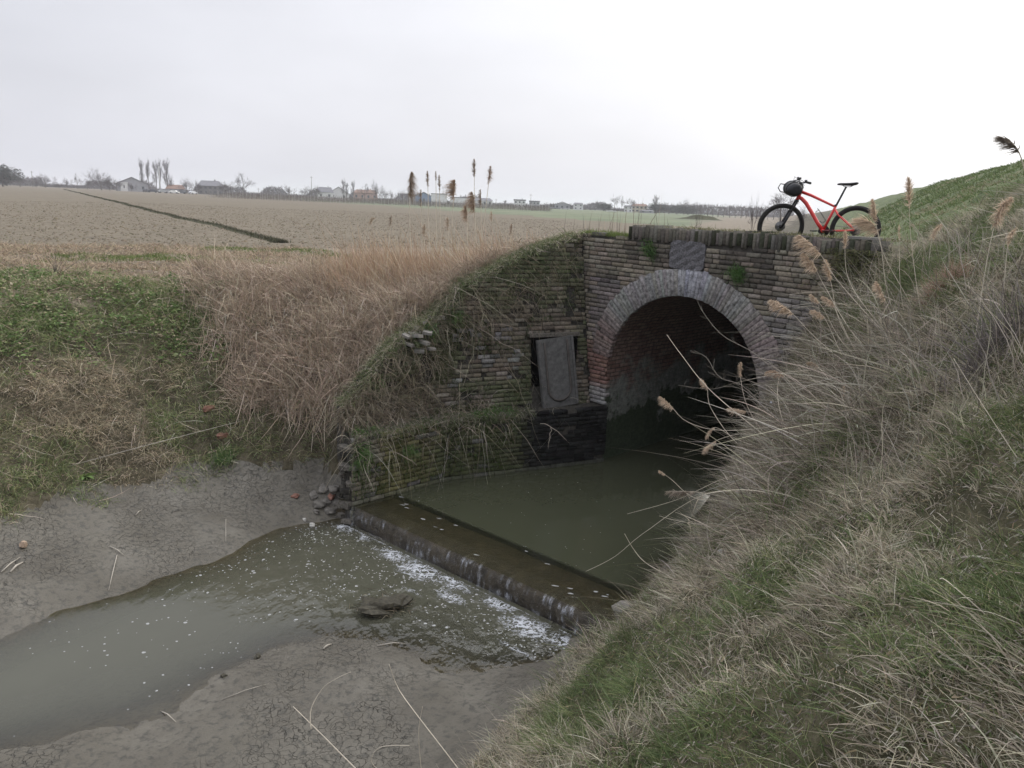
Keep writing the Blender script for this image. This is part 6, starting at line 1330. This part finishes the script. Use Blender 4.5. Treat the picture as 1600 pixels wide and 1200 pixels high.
# vineyard edge: posts and vines
c0 = far_pos(322, 215); c1 = far_pos(862, 225); bm = bmesh.new(); tube(bm, [(0, 0, -.2), (0, 0, 2.1)], .055, 5)
po = bm_obj('vineyard_post', bm, plain('weathered_post', (.30, .29, .275), .9)); NP = 110
for k in range(NP):
    o = po if k == 0 else po.copy()
    if k: COL.objects.link(o)
    q = c0+(c1-c0)*(k/(NP-1))+np.array([rr_.uniform(-.2, .2), rr_.uniform(-.8, .8), 0]); q[2] = float(H(q[0], q[1])); o.location = q; o.scale = (1, 1, rr_.uniform(.85, 1.1)); o.rotation_euler = (rr_.uniform(-.05, .05), rr_.uniform(-.05, .05), 0)
    tag(o, 'weathered wooden post in the long line along the edge of the vineyard', 'post', 'posts along the edge of the vineyard')
A = Acc(); n = 26000; f = rr_.random(n); P = c0+(c1-c0)*f[:, None]+np.stack([np.zeros(n), rr_.uniform(0, 26, n), np.zeros(n)], 1); P[:, 2] = H(P[:, 0], P[:, 1])+rr_.uniform(.1, 1.3, n)
ribbons(A, P, rr_.normal(0, .6, (n, 3))+(0, 0, .5), rr_.uniform(.4, 1.0, n), .045, np.zeros((n, 3)), pick([(.12, .105, .095), (.17, .15, .135)], (1, 1), n), K=1, rng=rr_); o = A.build('vines', M_crown); tag(o, 'grey brown bare vines filling the distant vineyard', 'vines', kind='stuff')
# low far hedge band on the horizon
A = Acc(); n = 60000; u = rr_.uniform(-260, 1240, n); Y = rr_.uniform(480, 620, n); hgt_ = (3.2+4.*fbm(u, u*0, 26, 6, 3))*(.12+.88*sst(.38, .6, vnoise(u, u*0, 34, 8))); d = np.array([ray(a, hz(a)) for a in u]); P = d*(Y/d[:, 1])[:, None]; P[:, 2] = -1.8+rr_.random(n)**1.3*hgt_
ribbons(A, P, rr_.normal(0, .6, (n, 3))+(0, 0, .4), rr_.uniform(1, 2.4, n), .4, np.zeros((n, 3)), pick([(.06, .055, .06), (.09, .08, .08)], (1, 1), n), K=1, rng=rr_); o = A.build('far_wood', M_crown); tag(o, 'faint continuous belt of bare trees closing the far horizon', 'wood', kind='stuff')
# earth mound in the green field
m0 = onz(1089, 343, ZF); A = Acc()
gx, gy = np.meshgrid(np.linspace(-6, 6, 50), np.linspace(-3.5, 3.5, 26)); gz_ = 1.15*np.exp(-(gx/3.2)**2-(gy/1.5)**2)*(.6+.8*fbm(gx, gy, 1.5, 4))+.5*np.exp(-((gx-3.5)/1.6)**2-(gy/1.2)**2)-.06
V_ = np.stack([gx.ravel(), gy.ravel(), gz_.ravel()], 1); jj, ii = np.meshgrid(np.arange(25), np.arange(49), indexing='ij'); F_ = np.stack([jj*50+ii, jj*50+ii+1, (jj+1)*50+ii+1, (jj+1)*50+ii], -1).reshape(-1, 4); o = mesh_np('earth_mound', V_, F_, M_ditch, smooth=True); o.location = (m0[0], m0[1], ZF); tag(o, 'low dark mound of earth in the green field beyond the parapet', 'mound')
# drainage furrow across the field: banked strip with rough grass
q0 = np.array([-9.0, 29.6]); q1 = np.array([-177.7, 307.1]); dq = (q1-q0); Lq = np.linalg.norm(dq); dq /= Lq; nq = np.array([-dq[1], dq[0]])
V_ = []; F_ = []; al_ = np.concatenate([np.linspace(0, 60, 150), np.linspace(61, Lq, 160)])
for a in al_:
    wob = .35*(float(vnoise(np.array(a), np.array(0.), 6, 3))-.5); tp_ = min(1, .3+a/4)
    for off, dz in ((-.3, -.05), (-.17, .05), (-.04, .02), (.06, -.0), (.17, .06), (.32, -.05)):
        o_ = (off+wob)*tp_*(1+.25*(float(vnoise(np.array(a), np.array(off), 1.2, 4))-.5)); P = q0+dq*a+nq*o_; V_.append((P[0], P[1], float(H(P[0], P[1]))+dz*tp_+(.02*min(a, 200)/100)))
for i in range(len(al_)-1):
    for j in range(5): F_.append((i*6+j, i*6+j+1, (i+1)*6+j+1, (i+1)*6+j))
o = mesh_np('drainage_furrow', V_, F_, M_ditch); tag(o, kind='structure')
A = Acc(); n = 9000; a = Lq*rr_.random(n)**2.2; off = rr_.normal(0, .13, n)+.35*(vnoise(a, a*0, 6, 3)-.5); P = np.stack([q0[0]+dq[0]*a+nq[0]*off, q0[1]+dq[1]*a+nq[1]*off], 1); P = np.column_stack([P, H(P[:, 0], P[:, 1])])
ribbons(A, P, rdir(n, .7, .4), rr_.uniform(.1, .24, n), .02+a*.0006, np.tile([0, 0, -.2], (n, 1)), pick([(.055, .055, .037), (.07, .075, .043), (.11, .095, .07)], (2, 2, 1), n), K=2, rng=rr_); o = A.build('furrow_grass', M_grass); tag(o, 'dark rough grass growing along the furrow that crosses the ploughed field', 'grass', kind='stuff')

# ================================================================== haze
m = bpy.data.materials.new('haze'); m.use_nodes = True; nt = m.node_tree; nt.nodes.clear(); o_ = N(nt, 'ShaderNodeOutputMaterial'); pv = N(nt, 'ShaderNodeVolumePrincipled')
pv.inputs['Color'].default_value = (.92, .94, 1, 1); pv.inputs['Density'].default_value = .0004; pv.inputs['Anisotropy'].default_value = .2; nt.links.new(pv.outputs[0], o_.inputs['Volume'])
bm = bmesh.new(); zmin = float(GZ.min())-3; box(bm, (0, 1300, (zmin+19)/2), (3800, 3600, 19-zmin)); hzb = bm_obj('haze', bm, m); tag(hzb, 'thin pale haze fading the distant farms and trees', 'haze', kind='stuff')
